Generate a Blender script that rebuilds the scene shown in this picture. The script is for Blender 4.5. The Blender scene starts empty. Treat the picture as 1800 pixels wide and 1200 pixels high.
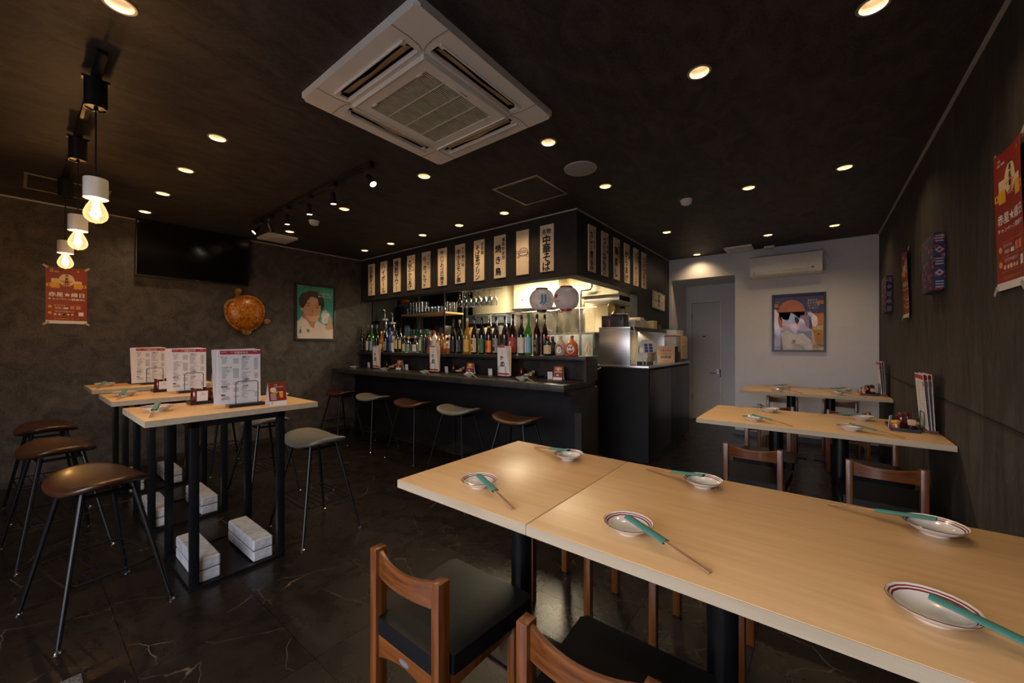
import bpy, bmesh, math, random
from mathutils import Vector, Matrix
random.seed(7)
PI = math.pi
C = bpy.context.scene.collection
SC = bpy.context.scene

# ------------------------------------------------------------------ camera
CAMZ = 1.33
A = math.atan(537/685)
cam = bpy.data.cameras.new('camera'); co = bpy.data.objects.new('camera', cam); C.objects.link(co)
cam.sensor_width = 36; cam.lens = 36*685/1800; cam.clip_start = .02
cam.shift_y = 5/1800
co.location = (0, 0, CAMZ); co.rotation_euler = (PI/2, 0, A)
SC.camera = co
# ------------------------------------------------------------------ world, daylight, exposure
SC.view_settings.view_transform = 'Standard'; SC.view_settings.look = 'None'
SC.view_settings.gamma = 1; SC.view_settings.use_curve_mapping = False
SC.view_settings.exposure = 0.45
w = bpy.data.worlds.new('sky'); SC.world = w; w.use_nodes = True
wn = w.node_tree.nodes; wl = w.node_tree.links
bg = wn['Background']; bg.inputs[1].default_value = 6.5
tc = wn.new('ShaderNodeTexCoord'); sx = wn.new('ShaderNodeSeparateXYZ'); rp = wn.new('ShaderNodeValToRGB')
wl.new(tc.outputs['Generated'], sx.inputs[0]); wl.new(sx.outputs['Z'], rp.inputs[0]); wl.new(rp.outputs[0], bg.inputs[0])
rp.color_ramp.elements[0].color = (.30, .29, .29, 1); rp.color_ramp.elements[0].position = 0.0
rp.color_ramp.elements[1].color = (.80, .84, 1.0, 1); rp.color_ramp.elements[1].position = .5
e = rp.color_ramp.elements.new(.06); e.color = (.97, .94, 1, 1)
def area(name, loc, rot, sx_, sy_, power, col, portal=False):
    l = bpy.data.lights.new(name, 'AREA'); l.shape = 'RECTANGLE'; l.size = sx_; l.size_y = sy_
    l.energy = power; l.color = col
    if portal: l.cycles.is_portal = True
    o = bpy.data.objects.new(name, l); C.objects.link(o); o.location = loc; o.rotation_euler = rot
    return o
FRONT = -1.55      # the glazed shop front, behind the camera
area('daylight_portal', (-1.1, FRONT-.02, 1.25), (-PI/2, 0, PI), 3.15, 2.25, 1, (1, 1, 1), True)
# kitchen fluorescent fittings (lamps inside the kitchen)
area('kitchen_lamp', (-3.3, 4.7, 2.36), (0, 0, 0), 1.2, .25, 66, (1, .82, .54))
area('kitchen_lamp', (-2.7, 5.9, 2.36), (0, 0, 0), .9, .25, 38, (1, .82, .54))
WARM = (1, .69, .38)
DOWN_W = 10.5

# ------------------------------------------------------------------ pixel <-> room helpers (used to measure real positions)
F = Vector((-math.sin(A), math.cos(A))); R = Vector((math.cos(A), math.sin(A)))
def ray(x, y):
    l = (x-900)/685
    return Vector((F.x+l*R.x, F.y+l*R.y, -(y-605)/685))
def PZ(x, y, z):
    r = ray(x, y); t = (z-CAMZ)/r.z
    return Vector((t*r.x, t*r.y, z))
def PX(x, y, X):
    r = ray(x, y); t = X/r.x
    return Vector((X, t*r.y, CAMZ+t*r.z))
def PY(x, y, Y):
    r = ray(x, y); t = Y/r.y
    return Vector((t*r.x, Y, CAMZ+t*r.z))

# ------------------------------------------------------------------ materials
MATS = {}
def M(name, col, rough=.5, metal=0, var=.12, scale=18, bump=0, stretch=None, emit=0, ecol=None, spec=.5, coat=0, alpha=None, col2=None, detail=3, bscale=None):
    if name in MATS: return MATS[name]
    m = bpy.data.materials.new(name); MATS[name] = m; m.use_nodes = True
    n = m.node_tree.nodes; l = m.node_tree.links; b = n['Principled BSDF']
    b.inputs['Roughness'].default_value = rough; b.inputs['Metallic'].default_value = metal
    b.inputs['Specular IOR Level'].default_value = spec
    if coat: b.inputs['Coat Weight'].default_value = coat; b.inputs['Coat Roughness'].default_value = .08
    c = Vector(col[:3])
    c2 = Vector(col2[:3]) if col2 else c*(1-var)
    c1 = c if col2 else c*(1+var)
    t = n.new('ShaderNodeTexCoord'); mp = n.new('ShaderNodeMapping'); l.new(t.outputs['Object'], mp.inputs[0])
    if stretch: mp.inputs['Scale'].default_value = stretch
    nz = n.new('ShaderNodeTexNoise'); nz.inputs['Scale'].default_value = scale; nz.inputs['Detail'].default_value = detail
    l.new(mp.outputs[0], nz.inputs['Vector'])
    cr = n.new('ShaderNodeValToRGB'); cr.color_ramp.elements[0].position = .35; cr.color_ramp.elements[1].position = .65
    cr.color_ramp.elements[0].color = (*c2, 1); cr.color_ramp.elements[1].color = (*c1, 1)
    l.new(nz.outputs[0], cr.inputs[0]); l.new(cr.outputs[0], b.inputs['Base Color'])
    if bump:
        bp = n.new('ShaderNodeBump'); bp.inputs['Strength'].default_value = bump; bp.inputs['Distance'].default_value = .01
        if bscale:
            n2 = n.new('ShaderNodeTexNoise'); n2.inputs['Scale'].default_value = bscale; l.new(mp.outputs[0], n2.inputs['Vector']); l.new(n2.outputs[0], bp.inputs['Height'])
        else: l.new(nz.outputs[0], bp.inputs['Height'])
        l.new(bp.outputs[0], b.inputs['Normal'])
    if emit:
        b.inputs['Emission Color'].default_value = (*(ecol or col)[:3], 1); b.inputs['Emission Strength'].default_value = emit
    return m
def glassy(name, col, tint=.8, rough=.03, fac=.25, body=None):
    """thin glass: see-through with a tint, plus a sharp reflection"""
    if name in MATS: return MATS[name]
    m = bpy.data.materials.new(name); MATS[name] = m; m.use_nodes = True
    n = m.node_tree.nodes; l = m.node_tree.links
    for x in list(n):
        if x.type != 'OUTPUT_MATERIAL': n.remove(x)
    out = [x for x in n if x.type == 'OUTPUT_MATERIAL'][0]
    tr = n.new('ShaderNodeBsdfTransparent'); tr.inputs[0].default_value = (*col, 1)
    gl = n.new('ShaderNodeBsdfGlossy'); gl.inputs['Roughness'].default_value = rough
    lw = n.new('ShaderNodeLayerWeight'); lw.inputs[0].default_value = .45
    mr = n.new('ShaderNodeMapRange'); mr.inputs['To Min'].default_value = fac*.4; mr.inputs['To Max'].default_value = min(1, fac*2.6)
    l.new(lw.outputs['Facing'], mr.inputs[0])
    mx = n.new('ShaderNodeMixShader'); l.new(mr.outputs[0], mx.inputs[0])
    if body:
        df = n.new('ShaderNodeBsdfDiffuse'); df.inputs[0].default_value = (*body, 1)
        m2 = n.new('ShaderNodeMixShader'); m2.inputs[0].default_value = 1-tint
        l.new(tr.outputs[0], m2.inputs[1]); l.new(df.outputs[0], m2.inputs[2]); l.new(m2.outputs[0], mx.inputs[1])
    else: l.new(tr.outputs[0], mx.inputs[1])
    l.new(gl.outputs[0], mx.inputs[2]); l.new(mx.outputs[0], out.inputs[0])
    return m
def wallpaper(name, a, b, rough=.75, sc=(1, 1, 1), bump=.15):
    m = bpy.data.materials.new(name); m.use_nodes = True; MATS[name] = m
    n = m.node_tree.nodes; l = m.node_tree.links; p = n['Principled BSDF']
    p.inputs['Roughness'].default_value = rough; p.inputs['Specular IOR Level'].default_value = .3
    t = n.new('ShaderNodeTexCoord'); mp = n.new('ShaderNodeMapping'); mp.inputs['Scale'].default_value = sc; l.new(t.outputs['Object'], mp.inputs[0])
    n1 = n.new('ShaderNodeTexNoise'); n1.inputs['Scale'].default_value = 6; n1.inputs['Detail'].default_value = 8; n1.inputs['Distortion'].default_value = 1.2
    n2 = n.new('ShaderNodeTexNoise'); n2.inputs['Scale'].default_value = 70; n2.inputs['Detail'].default_value = 4
    l.new(mp.outputs[0], n1.inputs['Vector']); l.new(mp.outputs[0], n2.inputs['Vector'])
    mx = n.new('ShaderNodeMix'); mx.data_type = 'FLOAT'; mx.inputs[0].default_value = .42
    l.new(n1.outputs[0], mx.inputs[2]); l.new(n2.outputs[0], mx.inputs[3])
    cr = n.new('ShaderNodeValToRGB'); cr.color_ramp.elements[0].position = .38; cr.color_ramp.elements[1].position = .64
    cr.color_ramp.elements[0].color = (*a, 1); cr.color_ramp.elements[1].color = (*b, 1)
    l.new(mx.outputs[0], cr.inputs[0]); l.new(cr.outputs[0], p.inputs['Base Color'])
    bp = n.new('ShaderNodeBump'); bp.inputs['Strength'].default_value = bump; bp.inputs['Distance'].default_value = .004
    l.new(n2.outputs[0], bp.inputs['Height']); l.new(bp.outputs[0], p.inputs['Normal'])
    return m
def woodgrain(name, a, b, rough=.4, axis=0, fine=1, coat=0):
    m = bpy.data.materials.new(name); m.use_nodes = True; MATS[name] = m
    n = m.node_tree.nodes; l = m.node_tree.links; p = n['Principled BSDF']
    p.inputs['Roughness'].default_value = rough
    if coat: p.inputs['Coat Weight'].default_value = coat; p.inputs['Coat Roughness'].default_value = .15
    t = n.new('ShaderNodeTexCoord'); mp = n.new('ShaderNodeMapping'); s = [14*fine]*3; s[axis] = .9*fine; mp.inputs['Scale'].default_value = s
    l.new(t.outputs['Object'], mp.inputs[0])
    n1 = n.new('ShaderNodeTexNoise'); n1.inputs['Scale'].default_value = 2.2; n1.inputs['Detail'].default_value = 7; n1.inputs['Roughness'].default_value = .62; n1.inputs['Distortion'].default_value = .5
    l.new(mp.outputs[0], n1.inputs['Vector'])
    cr = n.new('ShaderNodeValToRGB'); cr.color_ramp.elements[0].position = .34; cr.color_ramp.elements[1].position = .66
    cr.color_ramp.elements[0].color = (*a, 1); cr.color_ramp.elements[1].color = (*b, 1)
    l.new(n1.outputs[0], cr.inputs[0]); l.new(cr.outputs[0], p.inputs['Base Color'])
    bp = n.new('ShaderNodeBump'); bp.inputs['Strength'].default_value = .08; bp.inputs['Distance'].default_value = .002
    l.new(n1.outputs[0], bp.inputs['Height']); l.new(bp.outputs[0], p.inputs['Normal'])
    return m
def marble(name):
    m = bpy.data.materials.new(name); m.use_nodes = True; MATS[name] = m
    n = m.node_tree.nodes; l = m.node_tree.links; p = n['Principled BSDF']
    p.inputs['Specular IOR Level'].default_value = .36
    t = n.new('ShaderNodeTexCoord'); oi = n.new('ShaderNodeObjectInfo')
    sc = n.new('ShaderNodeVectorMath'); sc.operation = 'SCALE'; sc.inputs['Scale'].default_value = 37
    cx = n.new('ShaderNodeCombineXYZ')
    for i in range(3): l.new(oi.outputs['Random'], cx.inputs[i])
    l.new(cx.outputs[0], sc.inputs[0])
    ad = n.new('ShaderNodeVectorMath'); l.new(t.outputs['Object'], ad.inputs[0]); l.new(sc.outputs[0], ad.inputs[1])
    nz = n.new('ShaderNodeTexNoise'); nz.inputs['Scale'].default_value = 2.2; nz.inputs['Detail'].default_value = 5; l.new(ad.outputs[0], nz.inputs['Vector'])
    mxv = n.new('ShaderNodeMix'); mxv.data_type = 'VECTOR'; mxv.inputs[0].default_value = .20
    l.new(ad.outputs[0], mxv.inputs[4]); l.new(nz.outputs['Color'], mxv.inputs[5])
    vo = n.new('ShaderNodeTexVoronoi'); vo.feature = 'DISTANCE_TO_EDGE'; vo.inputs['Scale'].default_value = 3.6; l.new(mxv.outputs[1], vo.inputs['Vector'])
    cr = n.new('ShaderNodeValToRGB'); cr.color_ramp.elements[0].position = 0; cr.color_ramp.elements[1].position = .006
    cr.color_ramp.elements[0].color = (1, 1, 1, 1); cr.color_ramp.elements[1].color = (0, 0, 0, 1); l.new(vo.outputs['Distance'], cr.inputs[0])
    msk = n.new('ShaderNodeTexNoise'); msk.inputs['Scale'].default_value = 5.5; l.new(ad.outputs[0], msk.inputs['Vector'])
    mc = n.new('ShaderNodeValToRGB'); mc.color_ramp.elements[0].position = .44; mc.color_ramp.elements[1].position = .70; l.new(msk.outputs[0], mc.inputs[0])
    mu = n.new('ShaderNodeMath'); mu.operation = 'MULTIPLY'; l.new(cr.outputs[0], mu.inputs[0]); l.new(mc.outputs[0], mu.inputs[1])
    base = n.new('ShaderNodeValToRGB'); base.color_ramp.elements[0].position = .3; base.color_ramp.elements[1].position = .75
    base.color_ramp.elements[0].color = (.0055, .0042, .0036, 1); base.color_ramp.elements[1].color = (.016, .012, .0096, 1)
    nz2 = n.new('ShaderNodeTexNoise'); nz2.inputs['Scale'].default_value = 7; nz2.inputs['Detail'].default_value = 9; nz2.inputs['Roughness'].default_value = .7
    l.new(ad.outputs[0], nz2.inputs['Vector']); l.new(nz2.outputs[0], base.inputs[0])
    mx = n.new('ShaderNodeMix'); mx.data_type = 'RGBA'; l.new(mu.outputs[0], mx.inputs[0]); l.new(base.outputs[0], mx.inputs[6]); mx.inputs[7].default_value = (.16, .12, .085, 1)
    l.new(mx.outputs[2], p.inputs['Base Color'])
    rr = n.new('ShaderNodeMapRange'); rr.inputs['To Min'].default_value = .20; rr.inputs['To Max'].default_value = .36; l.new(nz2.outputs[0], rr.inputs[0]); l.new(rr.outputs[0], p.inputs['Roughness'])
    n3 = n.new('ShaderNodeTexNoise'); n3.inputs['Scale'].default_value = 55; n3.inputs['Detail'].default_value = 5; l.new(ad.outputs[0], n3.inputs['Vector'])
    bp = n.new('ShaderNodeBump'); bp.inputs['Strength'].default_value = .16; bp.inputs['Distance'].default_value = .002; l.new(n3.outputs[0], bp.inputs['Height']); l.new(bp.outputs[0], p.inputs['Normal'])
    return m
def emitter(name, col, s):
    if name in MATS: return MATS[name]
    m = bpy.data.materials.new(name); MATS[name] = m; m.use_nodes = True
    n = m.node_tree.nodes; l = m.node_tree.links
    for x in list(n):
        if x.type == 'BSDF_PRINCIPLED': n.remove(x)
    em = n.new('ShaderNodeEmission'); em.inputs[0].default_value = (*col, 1); em.inputs[1].default_value = s
    l.new(em.outputs[0], [x for x in n if x.type == 'OUTPUT_MATERIAL'][0].inputs[0])
    return m

W_BROWN = wallpaper('brown_plaster_wallpaper', (.044, .039, .036), (.104, .090, .081))
W_RIGHT = wallpaper('dark_streaked_wallpaper', (.028, .024, .021), (.072, .061, .053), sc=(1, 1.6, .35))
W_CEIL = wallpaper('dark_ceiling_paper', (.026, .023, .024), (.066, .058, .058), rough=.6, sc=(1.6, .7, 1))
W_WHITE = wallpaper('pale_grey_wallpaper', (.68, .67, .70), (.72, .71, .74), bump=.05)
BLACKW = wallpaper('matt_black_wallboard', (.004, .004, .005), (.008, .008, .010), rough=.6)
STONE_TOP = wallpaper('charcoal_laminate', (.018, .016, .015), (.044, .040, .038), rough=.38, sc=(1, 1, .5))
TILE = marble('dark_marble_tile')
GROUT = M('dark_grout', (.008, .007, .006), .9)
MAPLE = woodgrain('light_maple_laminate', (.62, .39, .185), (.71, .47, .235), .36, 0)
MAPLEY = woodgrain('light_maple_laminate_lengthwise', (.62, .39, .185), (.71, .47, .235), .36, 1)
MEDGE = woodgrain('pale_edge_band', (.42, .34, .23), (.50, .41, .29), .5, 0)
SIGNW = woodgrain('pale_sign_wood', (.80, .63, .44), (.88, .73, .54), .6, 2)
SHELFW = woodgrain('kitchen_shelf_wood', (.50, .30, .14), (.62, .40, .20), .5, 0)
CHAIRW = woodgrain('stained_chair_wood', (.082, .023, .005), (.205, .066, .015), .30, 2, 1.4, .3)
CHAIRWX = woodgrain('stained_chair_wood_rail', (.082, .023, .005), (.205, .066, .015), .30, 0, 1.4, .3)
LEATHER = M('black_leather', (.005, .005, .006), .42, 0, .2, 60, .04, spec=.35)
BROWNSEAT = woodgrain('brown_leather_seat', (.024, .008, .0035), (.058, .020, .008), .36, 0, 2.5, .3)
GREYSEAT = M('grey_leather_seat', (.125, .118, .100), .38, 0, .12, 30, .1)
BLKMETAL = M('black_powder_coat', (.005, .005, .006), .36, .0, .15, spec=.35)
CHROME = M('chrome', (.75, .75, .76), .15, 1, .03)
STEEL = M('brushed_steel', (.56, .57, .60), .33, 1, .06, 6, stretch=(1, 30, 30))
WHITE = M('white_enamel', (.82, .80, .74), .4, 0, .03)
PORCE = M('white_glaze', (.74, .72, .69), .18, 0, .03, coat=.5)
RING = M('dark_red_glaze', (.22, .012, .018), .2, 0, .05)
RIMD = M('dark_rim_glaze', (.09, .05, .07), .2, 0, .05)
SLEEVE = M('teal_paper', (.055, .215, .185), .7, 0, .06)
CHOP = woodgrain('chopstick_wood', (.30, .16, .07), (.42, .24, .11), .5, 1)
PAPER = M('white_paper', (.70, .68, .70), .6, 0, .03)
PAPERB = M('yellowed_paper', (.62, .52, .38), .6, 0, .05)
INK = M('black_ink', (.006, .006, .007), .7, 0, .05)
INKG = M('grey_ink', (.12, .12, .13), .7, 0, .05)
REDP = M('crimson_print', (.42, .02, .045), .5, 0, .05)
POSTR = M('brick_red_print', (.27, .022, .014), .5, 0, .12, 5)
WHITEP = M('white_print', (.78, .75, .72), .5, 0, .03)
GOLDP = M('gold_print', (.62, .33, .045), .45, 0, .12, 9)
CREAMP = M('cream_print', (.72, .58, .34), .5, 0, .06)
BEER = M('amber_print', (.70, .34, .03), .5, 0, .15, 12)
TANP = M('tan_print', (.45, .22, .10), .5, 0, .08)
PINKP = M('salmon_print', (.62, .20, .12), .5, 0, .08)
TAPE = M('cloudy_tape', (.42, .38, .33), .4, 0, .08)
BLK = M('satin_black', (.012, .012, .013), .35)
MBLK = M('deep_black', (.004, .004, .004), .7)
SCREEN = M('dark_screen', (.003, .003, .004), .14, coat=.4, var=.05)
CREAMW = M('kitchen_cream_wall', (.66, .55, .34), .55, 0, .05, 3)
CREAMH = M('cream_panel', (.72, .64, .45), .45, 0, .03)
TEALM = M('blue_grey_steel', (.17, .20, .22), .4, .3, .08)
CONC = M('cast_concrete', (.40, .40, .42), .85, 0, .16, 28, .25, detail=8)
TRIM = M('pale_trim_paint', (.42, .41, .41), .4, 0, .04)
DLTAN = M('anodised_reflector', (.26, .21, .15), .35, .3, .04)
DLRIM = M('lamp_rim', (.40, .36, .32), .4, .3, .04)
LAMP = emitter('lamp_face', (1, .84, .60), 26)
SPOTF = emitter('spot_face', (1, .84, .62), 22)
FILAM = emitter('filament', (1, .62, .28), 60)
KLAMP = emitter('fluorescent_tube', (1, .86, .60), 4)

def lantern_paper():
    m = bpy.data.materials.new('lantern_paper'); m.use_nodes = True
    n = m.node_tree.nodes; l = m.node_tree.links
    for x in list(n):
        if x.type == 'BSDF_PRINCIPLED': n.remove(x)
    out = [x for x in n if x.type == 'OUTPUT_MATERIAL'][0]
    t = n.new('ShaderNodeTexCoord'); nz = n.new('ShaderNodeTexNoise'); nz.inputs['Scale'].default_value = 30; l.new(t.outputs['Object'], nz.inputs['Vector'])
    cr = n.new('ShaderNodeValToRGB'); cr.color_ramp.elements[0].color = (.76, .72, .77, 1); cr.color_ramp.elements[1].color = (.84, .80, .84, 1); l.new(nz.outputs[0], cr.inputs[0])
    df = n.new('ShaderNodeBsdfDiffuse'); tl = n.new('ShaderNodeBsdfTranslucent'); l.new(cr.outputs[0], df.inputs[0]); l.new(cr.outputs[0], tl.inputs[0])
    mx = n.new('ShaderNodeMixShader'); mx.inputs[0].default_value = .40; l.new(df.outputs[0], mx.inputs[1]); l.new(tl.outputs[0], mx.inputs[2]); l.new(mx.outputs[0], out.inputs[0])
    return m
LANT = lantern_paper()
def bulb_glass():
    m = bpy.data.materials.new('amber_bulb_glass'); m.use_nodes = True
    n = m.node_tree.nodes; l = m.node_tree.links
    for x in list(n):
        if x.type == 'BSDF_PRINCIPLED': n.remove(x)
    out = [x for x in n if x.type == 'OUTPUT_MATERIAL'][0]
    tr = n.new('ShaderNodeBsdfTransparent'); tr.inputs[0].default_value = (1, .86, .62, 1)
    em = n.new('ShaderNodeEmission'); em.inputs[0].default_value = (1, .58, .26, 1)
    lw = n.new('ShaderNodeLayerWeight'); lw.inputs[0].default_value = .5
    mr = n.new('ShaderNodeMapRange'); mr.inputs['To Min'].default_value = .45; mr.inputs['To Max'].default_value = .9
    l.new(lw.outputs['Facing'], mr.inputs[0]); l.new(mr.outputs[0], em.inputs[1])
    ad = n.new('ShaderNodeAddShader'); l.new(tr.outputs[0], ad.inputs[0]); l.new(em.outputs[0], ad.inputs[1])
    gl = n.new('ShaderNodeBsdfGlossy'); gl.inputs['Roughness'].default_value = .02
    mx = n.new('ShaderNodeMixShader'); mx.inputs[0].default_value = .1; l.new(ad.outputs[0], mx.inputs[1]); l.new(gl.outputs[0], mx.inputs[2])
    l.new(mx.outputs[0], out.inputs[0])
    return m
BULBG = bulb_glass()
G_CLEAR = glassy('clear_glass', (.93, .94, .93), fac=.22)
G_PANE = glassy('window_glass', (.95, .95, .95), fac=.08)
G_GREEN = glassy('green_glass', (.25, .62, .10), .5, fac=.16, body=(.05, .22, .02))
G_DKGRN = glassy('dark_green_glass', (.08, .14, .05), .35, fac=.16, body=(.012, .02, .008))
G_BROWN = glassy('brown_glass', (.30, .10, .02), .45, fac=.16, body=(.035, .010, .003))
G_YEL = glassy('yellow_liqueur_glass', (.90, .62, .10), .45, fac=.16, body=(.42, .24, .02))
G_AMB = glassy('amber_glass', (.85, .42, .08), .45, fac=.16, body=(.40, .14, .01))
G_BLUE = glassy('blue_glass', (.05, .12, .55), .35, fac=.18, body=(.01, .03, .22))
G_BLACK = M('black_bottle_glass', (.004, .004, .005), .07, 0, .1, coat=.5)
G_POSTER = glassy('clear_poster_film', (.95, .95, .95), fac=.08, rough=.04)
PLASTIC = glassy('clear_vinyl_sheet', (.90, .88, .84), .92, .18, .20, body=(.6, .55, .45))

# ------------------------------------------------------------------ mesh builder
_dg = None
TXT = {}
def text_geo(s, bold):
    k = (s, bold)
    if k in TXT: return TXT[k]
    c = bpy.data.curves.new('t', 'FONT'); c.body = s; c.resolution_u = 3; c.offset = 0
    c.align_x = 'CENTER'; c.align_y = 'CENTER'; c.size = 1
    o = bpy.data.objects.new('t', c); C.objects.link(o)
    dg = bpy.context.evaluated_depsgraph_get(); me = bpy.data.meshes.new_from_object(o.evaluated_get(dg))
    vs = [v.co.copy() for v in me.vertices]; fs = [tuple(p.vertices) for p in me.polygons]
    bpy.data.objects.remove(o); bpy.data.curves.remove(c); bpy.data.meshes.remove(me)
    if vs:   # centre the glyphs on their own box
        x0 = min(v.x for v in vs); x1 = max(v.x for v in vs); y0 = min(v.y for v in vs); y1 = max(v.y for v in vs)
        vs = [Vector((v.x-(x0+x1)/2, v.y-(y0+y1)/2)) for v in vs]
        TXT[k] = (vs, fs, x1-x0, y1-y0)
    else: TXT[k] = ([], [], 0, 0)
    return TXT[k]

class MB:
    def __init__(s): s.bm = bmesh.new(); s.mi = 0; s.bounds = None
    def _f(s, vs):
        try: f = s.bm.faces.new(vs)
        except ValueError: return None
        f.material_index = s.mi; return f
    def box(s, x0, x1, y0, y1, z0, z1, bev=0, seg=2, mat=None):
        P = [(x0, y0, z0), (x1, y0, z0), (x1, y1, z0), (x0, y1, z0), (x0, y0, z1), (x1, y0, z1), (x1, y1, z1), (x0, y1, z1)]
        if mat is not None: P = [mat @ Vector(p) for p in P]
        v = [s.bm.verts.new(p) for p in P]
        fs = [s._f([v[i] for i in q]) for q in ((3, 2, 1, 0), (4, 5, 6, 7), (0, 1, 5, 4), (1, 2, 6, 5), (2, 3, 7, 6), (3, 0, 4, 7))]
        if bev:
            es = list({e for f in fs for e in f.edges})
            r = bmesh.ops.bevel(s.bm, geom=es, offset=bev, segments=seg, affect='EDGES', profile=.5, clamp_overlap=True)
            for f in r['faces']: f.material_index = s.mi
        return s
    def prism(s, pts, d, fn=None, bev=0):
        """pts: closed 2-D outline; fn(x, y, t) -> point for t in (0, d)"""
        a = [s.bm.verts.new(fn(x, y, 0)) for x, y in pts]; b = [s.bm.verts.new(fn(x, y, d)) for x, y in pts]
        n = len(pts); fs = [s._f(a[::-1]), s._f(b)]
        for i in range(n): fs.append(s._f([a[i], a[(i+1) % n], b[(i+1) % n], b[i]]))
        if bev:
            es = list({e for f in fs if f for e in f.edges if e.calc_face_angle(0) > .5})
            r = bmesh.ops.bevel(s.bm, geom=es, offset=bev, segments=2, affect='EDGES', profile=.5, clamp_overlap=True)
            for f in r['faces']: f.material_index = s.mi
        return s
    def lathe(s, prof, seg=24, c=(0, 0, 0), mats=None, rfn=None, axis=None, squash=1):
        rings = []
        for r, z in prof:
            if r < 1e-6: rings.append([s.bm.verts.new((c[0], c[1], c[2]+z))])
            else:
                rr = []
                for i in range(seg):
                    t = 2*PI*i/seg; q = r*(rfn(t, r) if rfn else 1)
                    rr.append(s.bm.verts.new((c[0]+q*math.cos(t), c[1]+q*math.sin(t)*squash, c[2]+z)))
                rings.append(rr)
        for k in range(len(rings)-1):
            if mats: s.mi = mats[k]
            a, b = rings[k], rings[k+1]
            if len(a) == 1 and len(b) == 1: continue
            for i in range(seg):
                j = (i+1) % seg
                if len(a) == 1: s._f([a[0], b[j], b[i]])
                elif len(b) == 1: s._f([a[i], a[j], b[0]])
                else: s._f([a[i], a[j], b[j], b[i]])
        return s
    def tube(s, pts, r, seg=8, caps=True, r2=None):
        P = [Vector(p) for p in pts]; n = len(P); rings = []
        up = Vector((0, 0, 1)); prev = None
        for i, p in enumerate(P):
            d = (P[min(i+1, n-1)]-P[max(i-1, 0)]).normalized()
            if prev is None:
                u = d.cross(up)
                if u.length < 1e-3: u = d.cross(Vector((1, 0, 0)))
                u.normalize()
            else:
                u = prev-d*prev.dot(d)
                if u.length < 1e-4: u = d.orthogonal()
                u.normalize()
            prev = u; v = d.cross(u)
            q = r if r2 is None else r+(r2-r)*i/(n-1)
            rings.append([s.bm.verts.new(p+(u*math.cos(2*PI*k/seg)+v*math.sin(2*PI*k/seg))*q) for k in range(seg)])
        for a, b in zip(rings, rings[1:]):
            for k in range(seg): s._f([a[k], a[(k+1) % seg], b[(k+1) % seg], b[k]])
        if caps: s._f(rings[0][::-1]); s._f(rings[-1])
        return s
    def cyl(s, a, b, r, seg=16, r2=None): return s.tube([a, b], r, seg, True, r2)
    def sheet(s, fn, nu, nv, thick=None):
        g = [[s.bm.verts.new(fn(i/nu, j/nv)) for j in range(nv+1)] for i in range(nu+1)]
        for i in range(nu):
            for j in range(nv): s._f([g[i][j], g[i+1][j], g[i+1][j+1], g[i][j+1]])
        return s
    def blob(s, c, r, su=14, sv=9, fn=None):
        rows = []
        for j in range(sv+1):
            ph = -PI/2+PI*j/sv
            row = []
            for i in range(su):
                t = 2*PI*i/su
                p = Vector((math.cos(ph)*math.cos(t), math.cos(ph)*math.sin(t), math.sin(ph)))
                if fn: p = fn(p)
                row.append(s.bm.verts.new((c[0]+p.x*r[0], c[1]+p.y*r[1], c[2]+p.z*r[2])))
            rows.append(row)
        for j in range(sv):
            for i in range(su): s._f([rows[j][i], rows[j][(i+1) % su], rows[j+1][(i+1) % su], rows[j+1][i]])
        bmesh.ops.remove_doubles(s.bm, verts=rows[0]+rows[-1], dist=1e-6)
        return s
    def holed(s, outer, holes, fn, d=None):
        """flat plate with holes; fn(x, y, t); d = thickness"""
        def loop(pts, t): return [s.bm.verts.new(fn(x, y, t)) for x, y in pts]
        def fill(t):
            loops = [loop(outer, t)]+[loop(h, t) for h in holes]; es = []
            for L in loops:
                for i in range(len(L)): es.append(s.bm.edges.new((L[i], L[(i+1) % len(L)])))
            r = bmesh.ops.triangle_fill(s.bm, edges=es, use_beauty=True)
            for g in r['geom']:
                if isinstance(g, bmesh.types.BMFace): g.material_index = s.mi
            return loops
        A_ = fill(0)
        if d:
            B_ = fill(d)
            for a, b in zip(A_, B_):
                for i in range(len(a)): s._f([a[i], a[(i+1) % len(a)], b[(i+1) % len(a)], b[i]])
        return s
    # --- flat print, facing -Y in local space (x right, z up), off = distance proud of y0
    def rect(s, x0, x1, z0, z1, off=0): return s.poly([(x0, z0), (x1, z0), (x1, z1), (x0, z1)], off)
    def poly(s, pts, off=0): s._f([s.bm.verts.new((x, -off, z)) for x, z in pts]); return s
    def disc(s, x, z, rx, rz=None, off=0, seg=20, a0=0, a1=2*PI):
        rz = rz or rx
        return s.poly([(x+rx*math.cos(a0+(a1-a0)*i/seg), z+rz*math.sin(a0+(a1-a0)*i/seg)) for i in range(seg + (0 if a1-a0 > 6.2 else 1))], off)
    def star(s, x, z, r, off=0):
        return s.poly([(x+(r if i % 2 == 0 else r*.42)*math.sin(i*PI/5), z+(r if i % 2 == 0 else r*.42)*math.cos(i*PI/5)) for i in range(10)], off)
    def text(s, t, x, z, h, off=0, width=None, bold=.0, fn=None, sq=1, sub=False):
        vs, fs, w_, h_ = text_geo(t, 0)
        if not vs: return s
        if sub:   # cut the glyphs finely so that they follow a curved surface
            tb = bmesh.new(); tv = [tb.verts.new((v.x, v.y, 0)) for v in vs]
            for f in fs:
                try: tb.faces.new([tv[i] for i in f])
                except ValueError: pass
            bmesh.ops.triangulate(tb, faces=tb.faces[:])
            for _ in range(3):
                bmesh.ops.subdivide_edges(tb, edges=[e for e in tb.edges if e.calc_length() > .12], cuts=1); bmesh.ops.triangulate(tb, faces=[f for f in tb.faces if len(f.verts) > 3])
            tb.verts.index_update(); vs = [v.co.copy() for v in tb.verts]; fs = [tuple(v.index for v in f.verts) for f in tb.faces]; tb.free()
        k = h; kx = h*sq
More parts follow.
